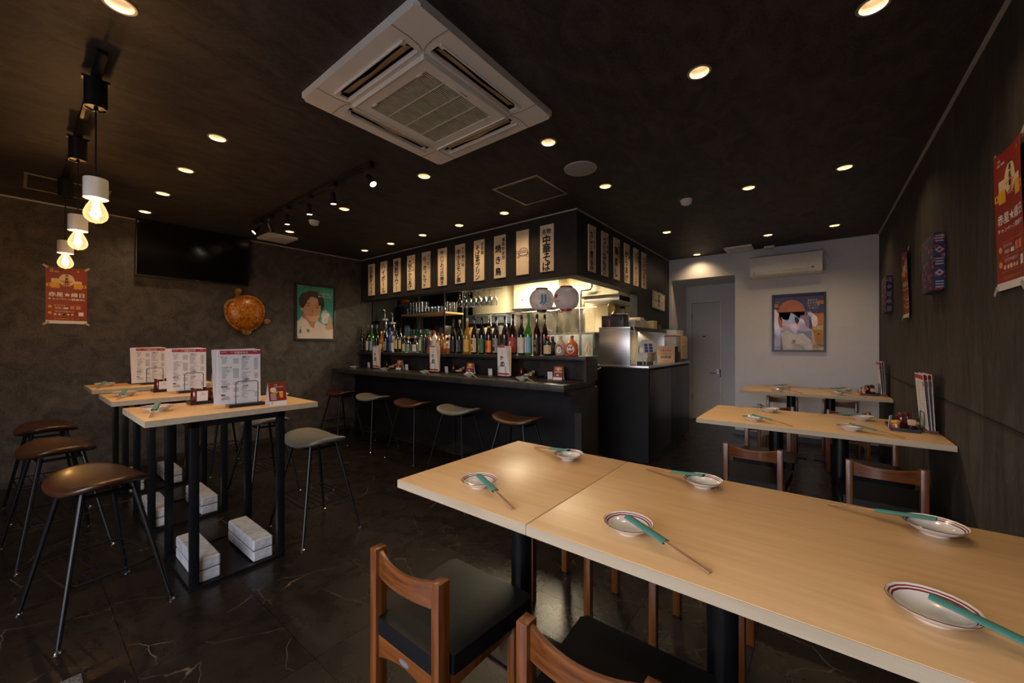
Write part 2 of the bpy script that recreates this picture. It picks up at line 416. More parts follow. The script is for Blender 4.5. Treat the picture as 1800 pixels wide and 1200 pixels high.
        if width: kx = width/w_
        q = bold*.45
        for n_, (dx, dz) in enumerate(((0, 0),) if q == 0 else ((-q, 0), (q, 0), (0, q), (0, -q))):
            e_ = .00006*n_
            P = [s.bm.verts.new(fn(x+(v.x+dx)*kx, z+(v.y+dz)*k) if fn else (x+(v.x+dx)*kx, -off-e_, z+(v.y+dz)*k)) for v in vs]
            for f in fs: s._f([P[i] for i in f])
        return s
    def vtext(s, t, x, ztop, zbot, size, off=0, bold=.03, sq=1):
        n = len(t); pitch = (ztop-zbot)/n
        for i, ch in enumerate(t):
            z = ztop-pitch*(i+.5)
            if ch == 'ー': s.poly([(x-size*.07, z-pitch*.36), (x+size*.07, z-pitch*.36), (x+size*.05, z+pitch*.36), (x-size*.09, z+pitch*.36)], off)
            else: s.text(ch, x+(size*.25 if ch in 'っゃょッ' else 0), z, size*(.7 if ch in 'っゃょッ' else 1), off, bold=bold, sq=sq)
        return s
    def mesh(s, name, mats, smooth=True, ang=35):
        bmesh.ops.recalc_face_normals(s.bm, faces=[f for f in s.bm.faces])
        me = bpy.data.meshes.new(name); s.bm.to_mesh(me); s.bm.free()
        for m in (mats if isinstance(mats, (list, tuple)) else [mats]): me.materials.append(m)
        if smooth and len(me.polygons):
            me.polygons.foreach_set('use_smooth', [True]*len(me.polygons)); me.set_sharp_from_angle(angle=math.radians(ang))
        return me
def link(name, me, parent=None, loc=(0, 0, 0), rot=(0, 0, 0)):
    o = bpy.data.objects.new(name, me); C.objects.link(o)
    if parent is not None: o.parent = parent
    o.location = loc; o.rotation_euler = rot
    return o
CACHE = {}
def part(name, parent, mats, build, key=None, loc=(0, 0, 0), rot=(0, 0, 0), smooth=True, label=None, ang=35):
    """build(MB) fills one mesh; the same key shares mesh data"""
    if key is not None and key in CACHE: me = CACHE[key]
    else:
        mb = MB(); build(mb); me = mb.mesh(name, mats, smooth, ang)
        if key is not None: CACHE[key] = me
    o = link(name, me, parent, loc, rot)
    if label: o['label'] = label
    return o
def thing(name, label, cat, loc=(0, 0, 0), rz=0, group=None, rot=None):
    o = bpy.data.objects.new(name, None); C.objects.link(o); o.empty_display_size = .05
    o.location = loc; o.rotation_euler = rot or (0, 0, rz)
    o['label'] = label; o['category'] = cat
    if group: o['group'] = group
    return o
def struct(name, mats, build, loc=(0, 0, 0), smooth=False, parent=None):
    o = part(name, parent, mats, build, None, loc, smooth=smooth)
    if parent is None: o['kind'] = 'structure'
    return o

# ------------------------------------------------------------------ room dimensions
XL, XR, YB, CH = -5.87, .60, 6.60, 2.70
SOF_Y, SOF_X, SOF_Z = 3.49, -1.91, 2.03
IDX = lambda x, y, t: (x, y, t)
def circ(cx, cy, r, n=20): return [(cx+r*math.cos(2*PI*i/n), cy+r*math.sin(2*PI*i/n)) for i in range(n)]
DOWN = [(-2.216, .26), (-3.136, .83), (-3.911, .83), (-4.683, .83), (-5.47, .83), (-2.521, 2.056), (-3.769, 2.056), (-5.048, 2.06),
        (-1.437, 2.233), (-.469, 2.127), (.178, 2.143), (-1.447, 3.155), (-2.572, 3.150), (-3.245, 3.155), (-3.897, 3.155), (-4.569, 3.155), (-5.201, 3.150),
        (-.474, 3.964), (.166, 3.965), (-1.45, 4.916), (-.489, 5.828), (.155, 5.828), (-1.45, 6.42), (-.47, .25), (.178, .25)]
# floor: grout bed with single tiles on it
fl = struct('floor', GROUT, lambda m: m.box(XL-.1, XR+.1, FRONT-.1, 7.6, -.1, -.004))
random.seed(3); P_ = .485
tx = [-2.16+P_*k for k in range(-8, 7)]; ty = [.784+P_*k for k in range(-5, 15)]
for x0 in tx:
    for y0 in ty:
        x1, y1 = min(x0+P_, XR), min(y0+P_, 7.5); xa, ya = max(x0, XL), max(y0, FRONT)
        if x1-xa < .03 or y1-ya < .03: continue
        if xa < -2.3 and ya > 3.9: continue
        if ya > 6.6 and (x1 < -1.95 or xa > -.9): continue
        if ya+P_ > 6.6 and (x1 < -2.0 or xa > -.9): y1 = min(y1, 6.6)
        g = .0012; tw, th = round(x1-xa, 3), round(y1-ya, 3)
        part('floor_tile', fl, TILE, lambda m, tw=tw, th=th: m.box(g, tw-g, g, th-g, -.004, random.uniform(-.0004, .0002)), ('tile', tw, th, random.randrange(3)), (xa, ya, 0), smooth=False)
struct('kitchen_floor', GROUT, lambda m: m.box(XL, -2.0, 3.9, 6.6, -.004, -.001)).name = 'floor_kitchen'
# ceiling with round cut-outs for the lamps
struct('ceiling', W_CEIL, lambda m: m.holed([(XL, FRONT), (XR, FRONT), (XR, YB), (XL, YB)], [circ(x, y, .046) for x, y in DOWN], lambda x, y, t: (x, y, CH+t), .004))
struct('ceiling_slab', MBLK, lambda m: m.box(XL-.1, XR+.1, FRONT-.1, 7.6, CH+.12, CH+.2)).name = 'ceiling_upper'
struct('wall_left', W_BROWN, lambda m: m.box(XL-.1, XL, FRONT-.1, YB+.1, 0, CH+.12))
struct('wall_right', W_RIGHT, lambda m: (m.box(XR, XR+.1, FRONT-.1, YB+.1, 0, .985), m.box(XR+.006, XR+.1, FRONT-.1, YB+.1, .985, 1.005), m.box(XR, XR+.1, FRONT-.1, YB+.1, 1.005, CH+.12)))
RX0, RX1, RZ = -1.87, -.965, 2.365
struct('wall_back', W_WHITE, lambda m: m.prism([(SOF_X, 0), (RX0, 0), (RX0, RZ), (RX1, RZ), (RX1, 0), (XR, 0), (XR, CH+.1), (SOF_X, CH+.1)], .1, lambda x, y, t: (x, YB+t, y)))
struct('wall_recess', W_WHITE, lambda m: (m.box(RX0-.04, RX0, YB+.1, 7.6, 0, RZ+.1), m.box(RX1, RX1+.04, YB+.1, 7.6, 0, RZ+.1), m.box(RX0-.04, RX1+.04, YB+.1, 7.6, RZ, RZ+.1),
       m.prism([(RX0, 0), (-1.775, 0), (-1.775, 2.065), (-1.325, 2.065), (-1.325, 0), (RX1, 0), (RX1, RZ), (RX0, RZ)], .06, lambda x, y, t: (x, 7.5+t, y))))
struct('recess_light_blocker', MBLK, lambda m: m.box(RX0-.04, RX1+.04, 7.565, 7.6, 0, RZ+.1))  # unseen panel added behind the door to block daylight leaking around it
# recess door
d = struct('door_1', M('door_grey', (.60, .57, .56), .45, 0, .03), lambda m: m.box(-1.772, -1.328, 7.505, 7.54, .01, 2.06, .002))
part('door_frame', d, M('door_frame_white', (.72, .70, .67), .4, 0, .03), lambda m: (m.box(-1.805, -1.776, 7.485, 7.499, 0, 2.064), m.box(-1.324, -1.295, 7.485, 7.499, 0, 2.064), m.box(-1.805, -1.295, 7.485, 7.499, 2.066, 2.095)))
part('door_handle', d, STEEL, lambda m: (m.cyl((-1.36, 7.505, .83), (-1.36, 7.485, .83), .022), m.tube([(-1.36, 7.46, .83), (-1.42, 7.455, .83), (-1.47, 7.46, .83)], .008), m.cyl((-1.36, 7.49, .83), (-1.36, 7.455, .83), .009)))
part('lock_rose', d, STEEL, lambda m: m.cyl((-1.36, 7.505, .885), (-1.36, 7.49, .885), .018))
part('door_plate', d, BLK, lambda m: m.box(-1.60, -1.55, 7.499, 7.504, 1.46, 1.48))
for z in (1.78, .35): part('hinge', d, BLK, lambda m: m.box(-1.782, -1.770, 7.488, 7.504, 0, .10), 'hinge', (0, 0, z))
part('strike_plate', d, BLK, lambda m: m.box(-1.322, -1.308, 7.480, 7.486, .77, .90))
struct('baseboard_back', BLK, lambda m: (m.box(RX1, XR, YB-.012, YB, 0, .07), m.box(RX1-.012, RX1, YB, 7.49, 0, .06)))
struct('baseboard_left', M('dark_skirting', (.03, .026, .023), .5), lambda m: m.box(XL, XL+.01, FRONT, 3.3, 0, .06))
struct('baseboard_right', M('dark_skirting', (.03, .026, .023), .5), lambda m: m.box(XR-.01, XR, FRONT, YB, 0, .06))
# soffit over the bar, black side wall, kitchen shell
SOFW = wallpaper('charcoal_soffit_paper', (.018, .018, .021), (.030, .029, .032), rough=.5)
struct('wall_soffit', SOFW, lambda m: (m.box(XL, SOF_X, SOF_Y, SOF_Y+.15, SOF_Z, CH), m.box(SOF_X-.15, SOF_X, SOF_Y+.15, YB, SOF_Z, CH), m.box(SOF_X-.10, SOF_X, 5.17, 5.72, 1.60, SOF_Z), m.box(SOF_X-.10, SOF_X, 5.72, YB, 0, SOF_Z)))
struct('wall_kitchen_back', CREAMW, lambda m: m.box(XL, SOF_X-.1, YB-.05, YB, 0, CH))
struct('wall_kitchen_partition', BLACKW, lambda m: (m.box(XL, -4.72, 4.75, 4.80, 0, 2.4), m.box(XL, XL+.02, 3.69, 4.75, 0, 2.4)))
struct('ceiling_kitchen', CREAMW, lambda m: m.box(XL, SOF_X-.15, SOF_Y+.15, YB, 2.40, 2.44))
# pale ceiling trims
struct('trim_1', TRIM, lambda m: m.box(XL, XL+.012, FRONT, SOF_Y, CH-.014, CH-.001))
struct('trim_2', TRIM, lambda m: m.box(XL, SOF_X+.012, SOF_Y-.012, SOF_Y, CH-.014, CH-.001))
struct('trim_3', TRIM, lambda m: m.box(SOF_X, SOF_X+.012, SOF_Y, YB, CH-.014, CH-.001))
struct('trim_4', TRIM, lambda m: m.box(XR-.012, XR, FRONT, YB, CH-.020, CH-.001))
struct('trim_6', MBLK, lambda m: m.box(XR-.004, XR, FRONT, YB, .984, .998))
# glazed shop front behind the camera: piers, sill, lintel, panes
struct('wall_front', W_RIGHT, lambda m: (m.box(XL, XR, FRONT-.1, FRONT, 2.35, CH+.1), m.box(XL, -2.66, FRONT-.1, FRONT, 0, 2.35), m.box(XL, XR, FRONT-.1, FRONT, 0, .12), m.box(.45, XR, FRONT-.1, FRONT, 0, 2.35)))
for i, (a, b) in enumerate(((-2.62, -1.2), (-1.12, .45))):
    wdw = struct('window_%d' % (i+1), BLK, lambda m, a=a, b=b: (m.box(a, a+.04, FRONT-.08, FRONT-.02, .12, 2.35), m.box(b-.04, b+.08 if b < .4 else b, FRONT-.08, FRONT-.02, .12, 2.35), m.box(a, b, FRONT-.08, FRONT-.02, .12, .16), m.box(a, b, FRONT-.08, FRONT-.02, 2.31, 2.35)))
    part('pane', wdw, G_PANE, lambda m, a=a, b=b: m.box(a+.04, b-.04, FRONT-.053, FRONT-.047, .16, 2.31), smooth=False)
struct('ground_outside', M('asphalt', (.11, .11, .115), .9), lambda m: m.box(-16, 12, -14, FRONT-.1, -.12, -.02)).name = 'ground'

# ------------------------------------------------------------------ bar
CT = .965
t = thing('bar_counter', 'long charcoal bar counter with black front and raised bottle shelf', 'counter', (0, 0, 0))
part('worktop', t, STONE_TOP, lambda m: m.box(XL+.001, -1.77, 3.00, 3.62, CT-.062, CT, .003))
part('front_panel', t, BLACKW, lambda m: m.box(XL+.001, -1.842, 3.38, 3.42, 0, CT-.062))
part('end_panel', t, STONE_TOP, lambda m: m.prism([(3.33, 0), (3.33, .67), (3.17, .84), (3.06, CT-.062), (3.38, CT-.062), (3.68, CT-.062), (3.68, 0)], .072, lambda x, y, t: (-1.842+t, x, y)), smooth=False)
part('backboard', t, STONE_TOP, lambda m: m.box(XL+.001, -1.80, 3.62, 3.66, .5, 1.17))
part('bottle_shelf', t, STONE_TOP, lambda m: m.box(XL+.001, -1.77, 3.42, 3.68, 1.17, 1.21, .002))
part('end_upright', t, STONE_TOP, lambda m: m.box(-1.80, -1.77, 3.43, 3.68, CT, 1.17))
for x in (777, 626):
    X_ = max(PY(x, 640, 3.45).x, XL+.016)
    part('divider', t, STONE_TOP, lambda m: m.box(-.015, .015, 3.46, 3.62, CT, 1.17), 'div', (X_, 0, 0))
# service cabinet to the right of the bar
t = thing('service_cabinet', 'black service cabinet with steel-edged top beside the corridor', 'cabinet', (0, 0, 0))
part('side_panel', t, BLACKW, lambda m: m.box(-2.10, -1.48, 4.35, 4.38, 0, 1.06))
part('body', t, MBLK, lambda m: (m.box(-2.0, -1.50, 4.38, 5.71, .05, 1.06), m.box(SOF_X+.003, -1.50, 5.71, 6.14, .05, 1.06)))
part('cabinet_door', t, BLK, lambda m: m.box(-1.50, -1.485, 4.42, 5.24, .06, 1.03, .002))
part('cabinet_door', t, BLK, lambda m: m.box(-1.50, -1.485, 5.26, 6.12, .06, 1.03, .002))
part('worktop', t, STEEL, lambda m: (m.box(-2.10, -1.475, 4.345, 5.71, 1.06, 1.085, .002), m.box(SOF_X+.003, -1.475, 5.71, 6.15, 1.06, 1.085, .002)))
part('foot_dolly', t, BLK, lambda m: m.box(-1.88, -1.52, 4.45, 6.0, 0, .05))
# swing gate between the bar and the cabinet
t = thing('service_gate', 'small curved black gate between bar end and cabinet', 'gate')
part('gate_board', t, BLACKW, lambda m: m.box(-2.11, -2.08, 3.72, 4.33, .25, 1.0, .01))
part('gate_rail', t, M('gate_edge_wood', (.45, .32, .16), .4), lambda m: m.tube([(-2.10, 3.74, 1.005), (-2.08, 4.0, 1.005), (-2.05, 4.2, 1.02), (-2.04, 4.32, 1.05)], .008))

# ------------------------------------------------------------------ dining furniture
TT = .78
def pedestal_table(label, x0, x1, y0, y1, peds, grp=None):
    t = thing('dining_table', label, 'table', ((x0+x1)/2, (y0+y1)/2, 0), 0, grp)
    w_, d_ = (x1-x0)/2, (y1-y0)/2
    part('tabletop', t, MAPLE, lambda m: m.box(-w_+.001, w_-.001, -d_+.001, d_-.001, TT-.031, TT, .0015))
    part('edge_band', t, MEDGE, lambda m: (m.box(-w_, w_, -d_-.001, -d_+.0005, TT-.032, TT-.0015), m.box(-w_, w_, d_-.0005, d_+.001, TT-.032, TT-.0015),
         m.box(-w_-.001, -w_+.0005, -d_, d_, TT-.032, TT-.0015), m.box(w_-.0005, w_+.001, -d_, d_, TT-.032, TT-.0015)), smooth=False)
    for px in peds:
        part('column', t, BLKMETAL, lambda m: m.cyl((0, 0, .02), (0, 0, TT-.035), .045, 24), 'col', (px-(x0+x1)/2, 0, 0))
        part('base_plate', t, BLKMETAL, lambda m: (m.box(-.15, .15, -.12, .12, 0, .012, .005), m.lathe([(.0, .03), (.06, .028), (.10, .012)], 20)), 'bpl', (px-(x0+x1)/2, 0, 0))
        part('top_bracket', t, BLKMETAL, lambda m: m.box(-.15, .15, -.25, .25, TT-.041, TT-.0325, .003), 'brk', (px-(x0+x1)/2, 0, 0))
    return t
pedestal_table('small square maple table at the left end of the nearest row', -1.346, -.702, .962, 1.775, [-1.02])
pedestal_table('long maple table in the foreground right, joined to the small table', -.699, XR-.006, .962, 1.775, [-.235, .32])
pedestal_table('middle maple table against the dark right wall', -.712, XR-.006, 3.14, 3.95, [-.245, .125], None)
pedestal_table('farthest maple table below the framed poster on the white wall', -.745, XR-.006, 5.40, 6.16, [-.25, .115], None)

def chair(label, x, y, rz=0, grp=None):
    """post centres at y = 0, x = +-.155; the sitter faces +y"""
    t = thing('dining_chair', label, 'chair', (x, y, 0), rz, grp)
    for sx_ in (-1, 1):
        part('back_post', t, CHAIRW, lambda m: m.box(-.0165, .0165, -.022, .022, 0, .648, .003), 'post', (sx_*.155, 0, 0))
        part('leg', t, CHAIRW, lambda m: m.box(-.016, .016, -.018, .018, 0, .365, .003), 'fleg', (sx_*.162, .335, 0))
        part('side_rail', t, CHAIRW, lambda m: m.box(-.010, .010, .0225, .318, .315, .365, .002), 'srail', (sx_*.158, 0, 0))
    def rail(m):
        def f(u, v):
            a = (u-.5)*2; bow = -.018*(1-a*a)
            return (a*.138, bow, v)
        n = 14; fr, bk = [], []
        for i in range(n+1):
            a = -1+2*i/n; bow = -.022*(1-a*a); zt = .640-.016*(1-a*a); zb = .560+.004*(1-a*a)
            fr.append((a*.138, bow-.009, zb, zt)); bk.append((a*.138, bow+.010, zb, zt))
        vs = []
        for (x_, yf, zb, zt), (_, yb, _, _) in zip(fr, bk):
            vs.append([m.bm.verts.new(p) for p in ((x_, yf, zb), (x_, yf, zt-.004), (x_, yf+.004, zt), (x_, yb-.004, zt), (x_, yb, zt-.004), (x_, yb, zb))])
        for a, b in zip(vs, vs[1:]):
            for k in range(6): m._f([a[k], a[(k+1) % 6], b[(k+1) % 6], b[k]])
        m._f(vs[0]); m._f(vs[-1][::-1])
    part('top_rail', t, CHAIRWX, rail, 'trail')
    def lower(m):
        n = 12; pts = [(-.138, .365), (.138, .365), (.138, .290)]+[(.138-.276*i/n, .290+.030*math.sin(PI*i/n)) for i in range(1, n)]+[(-.138, .290)]
        m.prism(pts, .018, lambda x_, y_, q: (x_, -.010+q, y_))
    part('lower_back_rail', t, CHAIRWX, lower, 'lrail')
    lr = t.children[-1] if t.children else None
    part('front_rail', t, CHAIRWX, lambda m: m.prism([(-.145, .365), (.145, .365), (.145, .325), (0, .345), (-.145, .325)], .018, lambda x_, y_, q: (x_, .318+q, y_)), 'frail')
    part('maker_badge', t, M('badge_metal', (.30, .31, .33), .4, .6), lambda m: m.prism(circ(0, .337, 1, 20), .002, lambda x_, y_, q: (x_*.024, -.0105-q, .337+(y_-.337)*.009)), 'badge')
    def seat(m):
        y0_, y1_ = -.018, .395; n = 12
        def w_(u): return .137 if u < .04 else .175+.030*u
        pts = []
        out = [(-.137, -.012), (.137, -.012), (.137, .026), (.180, .030), (.206, .375), (.190, .397), (-.190, .397), (-.206, .375), (-.180, .030), (-.137, .026)]
        m.prism(out, .058, lambda x_, y_, q: (x_, y_, .366+q), .014)
    part('seat', t, LEATHER, seat, 'cseat', ang=50)
    part('seat_piping', t, LEATHER, lambda m: m.tube([(-.136, -.008, .405), (.136, -.008, .405)], .0022, 6), 'pip')
    return t
CW = 'wooden dining chairs with black seats'
chair('wooden chair with black seat, leftmost on the near side of the foreground tables', -1.012, .758, 0, CW)
chair('wooden chair cut off by the bottom edge of the picture, near side of foreground table', -.415, .785, 0, CW)
chair('mostly hidden wooden chair across from the leftmost foreground chair, only legs showing', -1.01, 2.0, PI, CW)
chair('wooden chair on far side of foreground table, red-brown legs showing below its edge', -.39, 2.02, PI, CW)
chair('wooden chair with black seat in front of the middle table, left one', -.345, 3.048, 0, CW)
chair('wooden chair at the near side of the middle table, next to the right wall', .303, 3.055, 0, CW)
chair('wooden chair tucked behind the middle table, left one', -.345, 4.06, PI, CW)
chair('wooden chair tucked behind the middle table, right one', .303, 4.06, PI, CW)
chair('wooden chair in front of the farthest table, left one', -.37, 5.26, 0, CW)
chair('wooden chair in front of the farthest table, right one', .247, 5.27, 0, CW)
chair('wooden chair against the white wall behind the farthest table, left one', -.365, 6.22, PI, CW)
chair('wooden chair against the white wall behind the farthest table, right one', .215, 6.22, PI, CW)

HT = .95
def high_table(label, x0, x1, y0=.395, y1=1.24):
    cx, cy = (x0+x1)/2, (y0+y1)/2; hx, hy = (x1-x0)/2, (y1-y0)/2
    t = thing('high_table', label, 'table', (cx, cy, 0), 0, 'high tables')
    part('tabletop', t, MAPLEY, lambda m: m.box(-hx+.001, hx-.001, -hy+.001, hy-.001, HT-.032, HT, .0015))
    part('edge_band', t, MEDGE, lambda m: (m.box(-hx, hx, -hy-.001, -hy+.0005, HT-.033, HT-.0015), m.box(-hx, hx, hy-.0005, hy+.001, HT-.033, HT-.0015),
         m.box(-hx-.001, -hx+.0005, -hy, hy, HT-.033, HT-.0015), m.box(hx-.0005, hx+.001, -hy, hy, HT-.033, HT-.0015)), smooth=False)
    for sx_ in (-1, 1):
        for sy in (-1, 1):
            part('leg', t, BLKMETAL, lambda m: m.box(-.018, .018, -.02, .02, .02, HT-.034, .002), 'hleg', (sx_*(hx-.045), sy*.215-.005, 0))
    part('floor_frame', t, BLKMETAL, lambda m: (m.box(-hx+.027, -hx+.063, -.24, .23, 0, .02), m.box(hx-.063, hx-.027, -.24, .23, 0, .02), m.box(-hx+.063, hx-.063, -.24, -.20, 0, .02), m.box(-hx+.063, hx-.063, .19, .23, 0, .02)), ('ff', round(hx, 3)))
    part('ballast_tray', t, BLKMETAL, lambda m: m.box(-hx+.063, hx-.063, -.20, .19, .002, .010), ('bt', round(hx, 3)))
    part('top_frame', t, BLKMETAL, lambda m: (m.box(-hx+.027, -hx+.063, -.24, .23, HT-.07, HT-.034), m.box(hx-.063, hx-.027, -.24, .23, HT-.07, HT-.034), m.box(-hx+.063, hx-.063, -.24, -.20, HT-.07, HT-.034), m.box(-hx+.063, hx-.063, .19, .23, HT-.07, HT-.034)), ('tf', round(hx, 3)))
    return cx, cy
HTS = [(-3.25, -2.61), (-4.30, -3.67), (-5.36, -4.73)]
for (a, b), lb in zip(HTS, ('high maple table nearest the camera, on black square legs', 'high maple table in the middle of the three', 'high maple table farthest from camera, beside the grey left wall')):
    high_table(lb, a, b)
def block(label, x, y, rz=0, z=.020):
    t = thing('concrete_block', label, 'block', (x, y, z), rz, 'concrete blocks weighting the high tables')
    for k in range(2):
        part('brick', t, CONC, lambda m: m.box(-.225, .225, -.054, .054, .001, .064, .007, 1), 'conc', (0, 0, k*.065), smooth=False)
    part('end_groove', t, M('dark_groove_fill', (.12, .12, .125), .9), lambda m: m.box(-.220, .220, -.0505, .0505, .060, .070), 'cgr')  # darker fill between the two stacked bricks forms the groove line
    return t
k = 0
for (a, b), nm in zip(HTS, ('nearest', 'middle', 'farthest')):
    cx = (a+b)/2
    for yy, sd in ((.665, 'left'), (.935, 'right')):
        t = block('pale concrete block under the %s high table, %s one of two' % (nm, sd), cx+.045, yy, .0, .020)

# ------------------------------------------------------------------ stools
def stool(label, x, y, rz, brown, h=.70, grp='saddle-seat bar stools'):
    t = thing('bar_stool', label, 'stool', (x, y, 0), rz, grp)
    def seat(m):
        n, AX, BY = 40, .250, .168
        def ring(k, zo):
            out = []
            for i in range(n):
                c_, s_ = math.cos(2*PI*i/n), math.sin(2*PI*i/n)
                X = k*AX*math.copysign(abs(c_)**.72, c_); Y = k*BY*math.copysign(abs(s_)**.72, s_)
                out.append((X, Y, h-.042+.038*(abs(X)/AX)**2.1-.012*(Y/BY)**2+zo))
            return [m.bm.verts.new(p) for p in out]
        R_ = [ring(k, zo) for k, zo in ((.12, 0), (.3, 0), (.5, 0), (.7, 0), (.86, 0), (.95, -.004), (.99, -.011), (1.0, -.019), (.985, -.027), (.94, -.033), (.8, -.037), (.5, -.040), (.12, -.042))]
        m._f(R_[0]); m._f(R_[-1][::-1])
        for a, b in zip(R_, R_[1:]):
            for i in range(n): m._f([a[i], a[(i+1) % n], b[(i+1) % n], b[i]])
    part('seat', t, BROWNSEAT if brown else GREYSEAT, seat, ('sseat', brown, h), ang=80)
    def leg_pt(sx_, sy, z):   # legs splay outwards to the floor
        q = (h-.05-z)/(h-.05)
        return (sx_*(.130+.135*q), sy*(.085+.115*q), z)
    part('under_frame', t, BLKMETAL, lambda m: (m.box(-.15, .15, -.10, -.08, h-.104, h-.094), m.box(-.15, .15, .08, .10, h-.104, h-.094), m.box(-.15, -.12, -.10, .10, h-.104, h-.092), m.box(.12, .15, -.10, .10, h-.104, h-.092)), ('uf', h))
    for sx_ in (-1, 1):
        for sy in (-1, 1):
            lg = part('leg', t, BLKMETAL, lambda m, sx_=sx_, sy=sy: m.tube([leg_pt(sx_, sy, h-.075), leg_pt(sx_, sy, .012)], .0125, 10, True, .0085), ('sleg', sx_, sy, h))
            part('foot_glide', lg, CHROME, lambda m, sx_=sx_, sy=sy: m.lathe([(0, 0), (.013, 0), (.014, .004), (.006, .012), (0, .016)], 12, leg_pt(sx_, sy, 0)), ('glide', sx_, sy, h))
    def rack(m):
        z0 = .235; cs = [leg_pt(sx_, sy, z0) for sx_, sy in ((-1, -1), (1, -1), (1, 1), (-1, 1))]
        loop = []
        for i, c in enumerate(cs):
            p, n_ = Vector(cs[i-1]), Vector(cs[(i+1) % 4]); c = Vector(c)
            loop += [c+(p-c).normalized()*.05, c+(p-c).normalized()*.012+(n_-c).normalized()*.012, c+(n_-c).normalized()*.05]
        m.tube(loop+[loop[0]], .005, 6)
        for i in range(7):
            yy = cs[0][1]+(cs[3][1]-cs[0][1])*(i+1)/8
            m.tube([(cs[0][0]+.002, yy, z0), (cs[1][0]-.002, yy, z0)], .003, 5)
    part('foot_rack', t, BLKMETAL, rack, ('rack', h))
    return t
stool('large brown stool nearest the camera, left of the high tables', -2.872, .258, math.radians(11), True)
stool('brown stool with only its seat showing, second from the camera on the left', -3.93, .17, math.radians(7), True)
stool('brown stool deepest in the shadow by the left wall', -4.95, .16, math.radians(4), True)
stool('grey stool at the right end of the nearest high table', -2.88, 1.345, 0, False)
stool('grey stool at the right end of the middle high table, mostly hidden', -3.97, 1.40, 0, False)
stool('grey stool at the right end of the farthest high table, mostly hidden', -5.03, 1.40, 0, False)
for i, (x, br, lb) in enumerate(((-5.37, 1, 'brown stool at the bar, first from the left wall'), (-4.57, 0, 'grey stool at the bar, second from the left wall'), (-3.735, 1, 'brown stool at the bar between two grey stools'),
        (-2.98, 0, 'grey stool at the bar, second from its right end'), (-2.2, 1, 'brown stool at the bar next to its right end'))):
    stool(lb, x, 2.885, 0, bool(br), .69)

# ------------------------------------------------------------------ ceiling fixtures
def lamp_light(name, kind, loc, power, col, parent=None, size=math.radians(110), blend=.6, rad=.02, rot=(0, 0, 0)):
    l = bpy.data.lights.new(name, kind); l.energy = power; l.color = col; l.shadow_soft_size = rad
    if kind == 'SPOT': l.spot_size = size; l.spot_blend = blend
    o = bpy.data.objects.new(name, l); C.objects.link(o); o.location = loc; o.rotation_euler = rot
    if parent: o.parent = parent
    return o
DLAB = {0: 'large-looking downlight at the top left, over the pendant rail', 1: 'downlight over the nearest high table, first of the left row', 2: 'second downlight of the left row, towards the screen',
        3: 'third downlight of the left row, towards the screen', 4: 'downlight nearest the wall screen, last of the left row', 5: 'downlight just below the air cassette, right of the spot rail',
        6: 'downlight beside the spot rail, near the smoke detector', 7: 'downlight near the left wall vent, behind the spot rail', 8: 'bright downlight at the right corner of the air cassette',
        9: 'bright downlight over the foreground table, upper right', 10: 'downlight cut by the top edge of the picture at the right', 11: 'downlight between round speaker and bar corner',
        12: 'downlight over the bar front, nearest the bar corner', 13: 'downlight over the bar front, second from the corner', 14: 'downlight over the bar front, third from the corner',
        15: 'downlight over the bar front, fourth from the corner', 16: 'downlight over the bar front, nearest the left wall', 17: 'downlight over the left half of the middle table',
        18: 'downlight over the right half of the middle table', 19: 'downlight beside the side wall of menu boards', 20: 'downlight before the framed poster, left of the pair',
        21: 'downlight before the white wall, nearest the right corner', 22: 'downlight throwing an arc of light above the corridor recess', 23: 'downlight above the camera, left one', 24: 'downlight above the camera, right one'}
for i, (x, y) in enumerate(DOWN):
    t = thing('downlight', DLAB[i], 'light', (x, y, CH), 0, 'round ceiling downlights')
    part('trim_ring', t, DLRIM, lambda m: m.lathe([(.045, .001), (.045, -.002), (.054, -.003), (.056, -.001), (.056, .0)], 28), 'dlring')
    part('reflector', t, DLTAN, lambda m: m.lathe([(.045, -.001), (.043, .02), (.034, .055), (.026, .075), (.026, .085)], 24), 'dlref')
    part('lamp_lens', t, LAMP, lambda m: m.lathe([(0, .066), (.022, .068), (.0265, .074)], 20), 'dllens')
    lamp_light('downlight_beam', 'SPOT', (0, 0, .026), DOWN_W, WARM, t, math.radians(132), .8, .028)

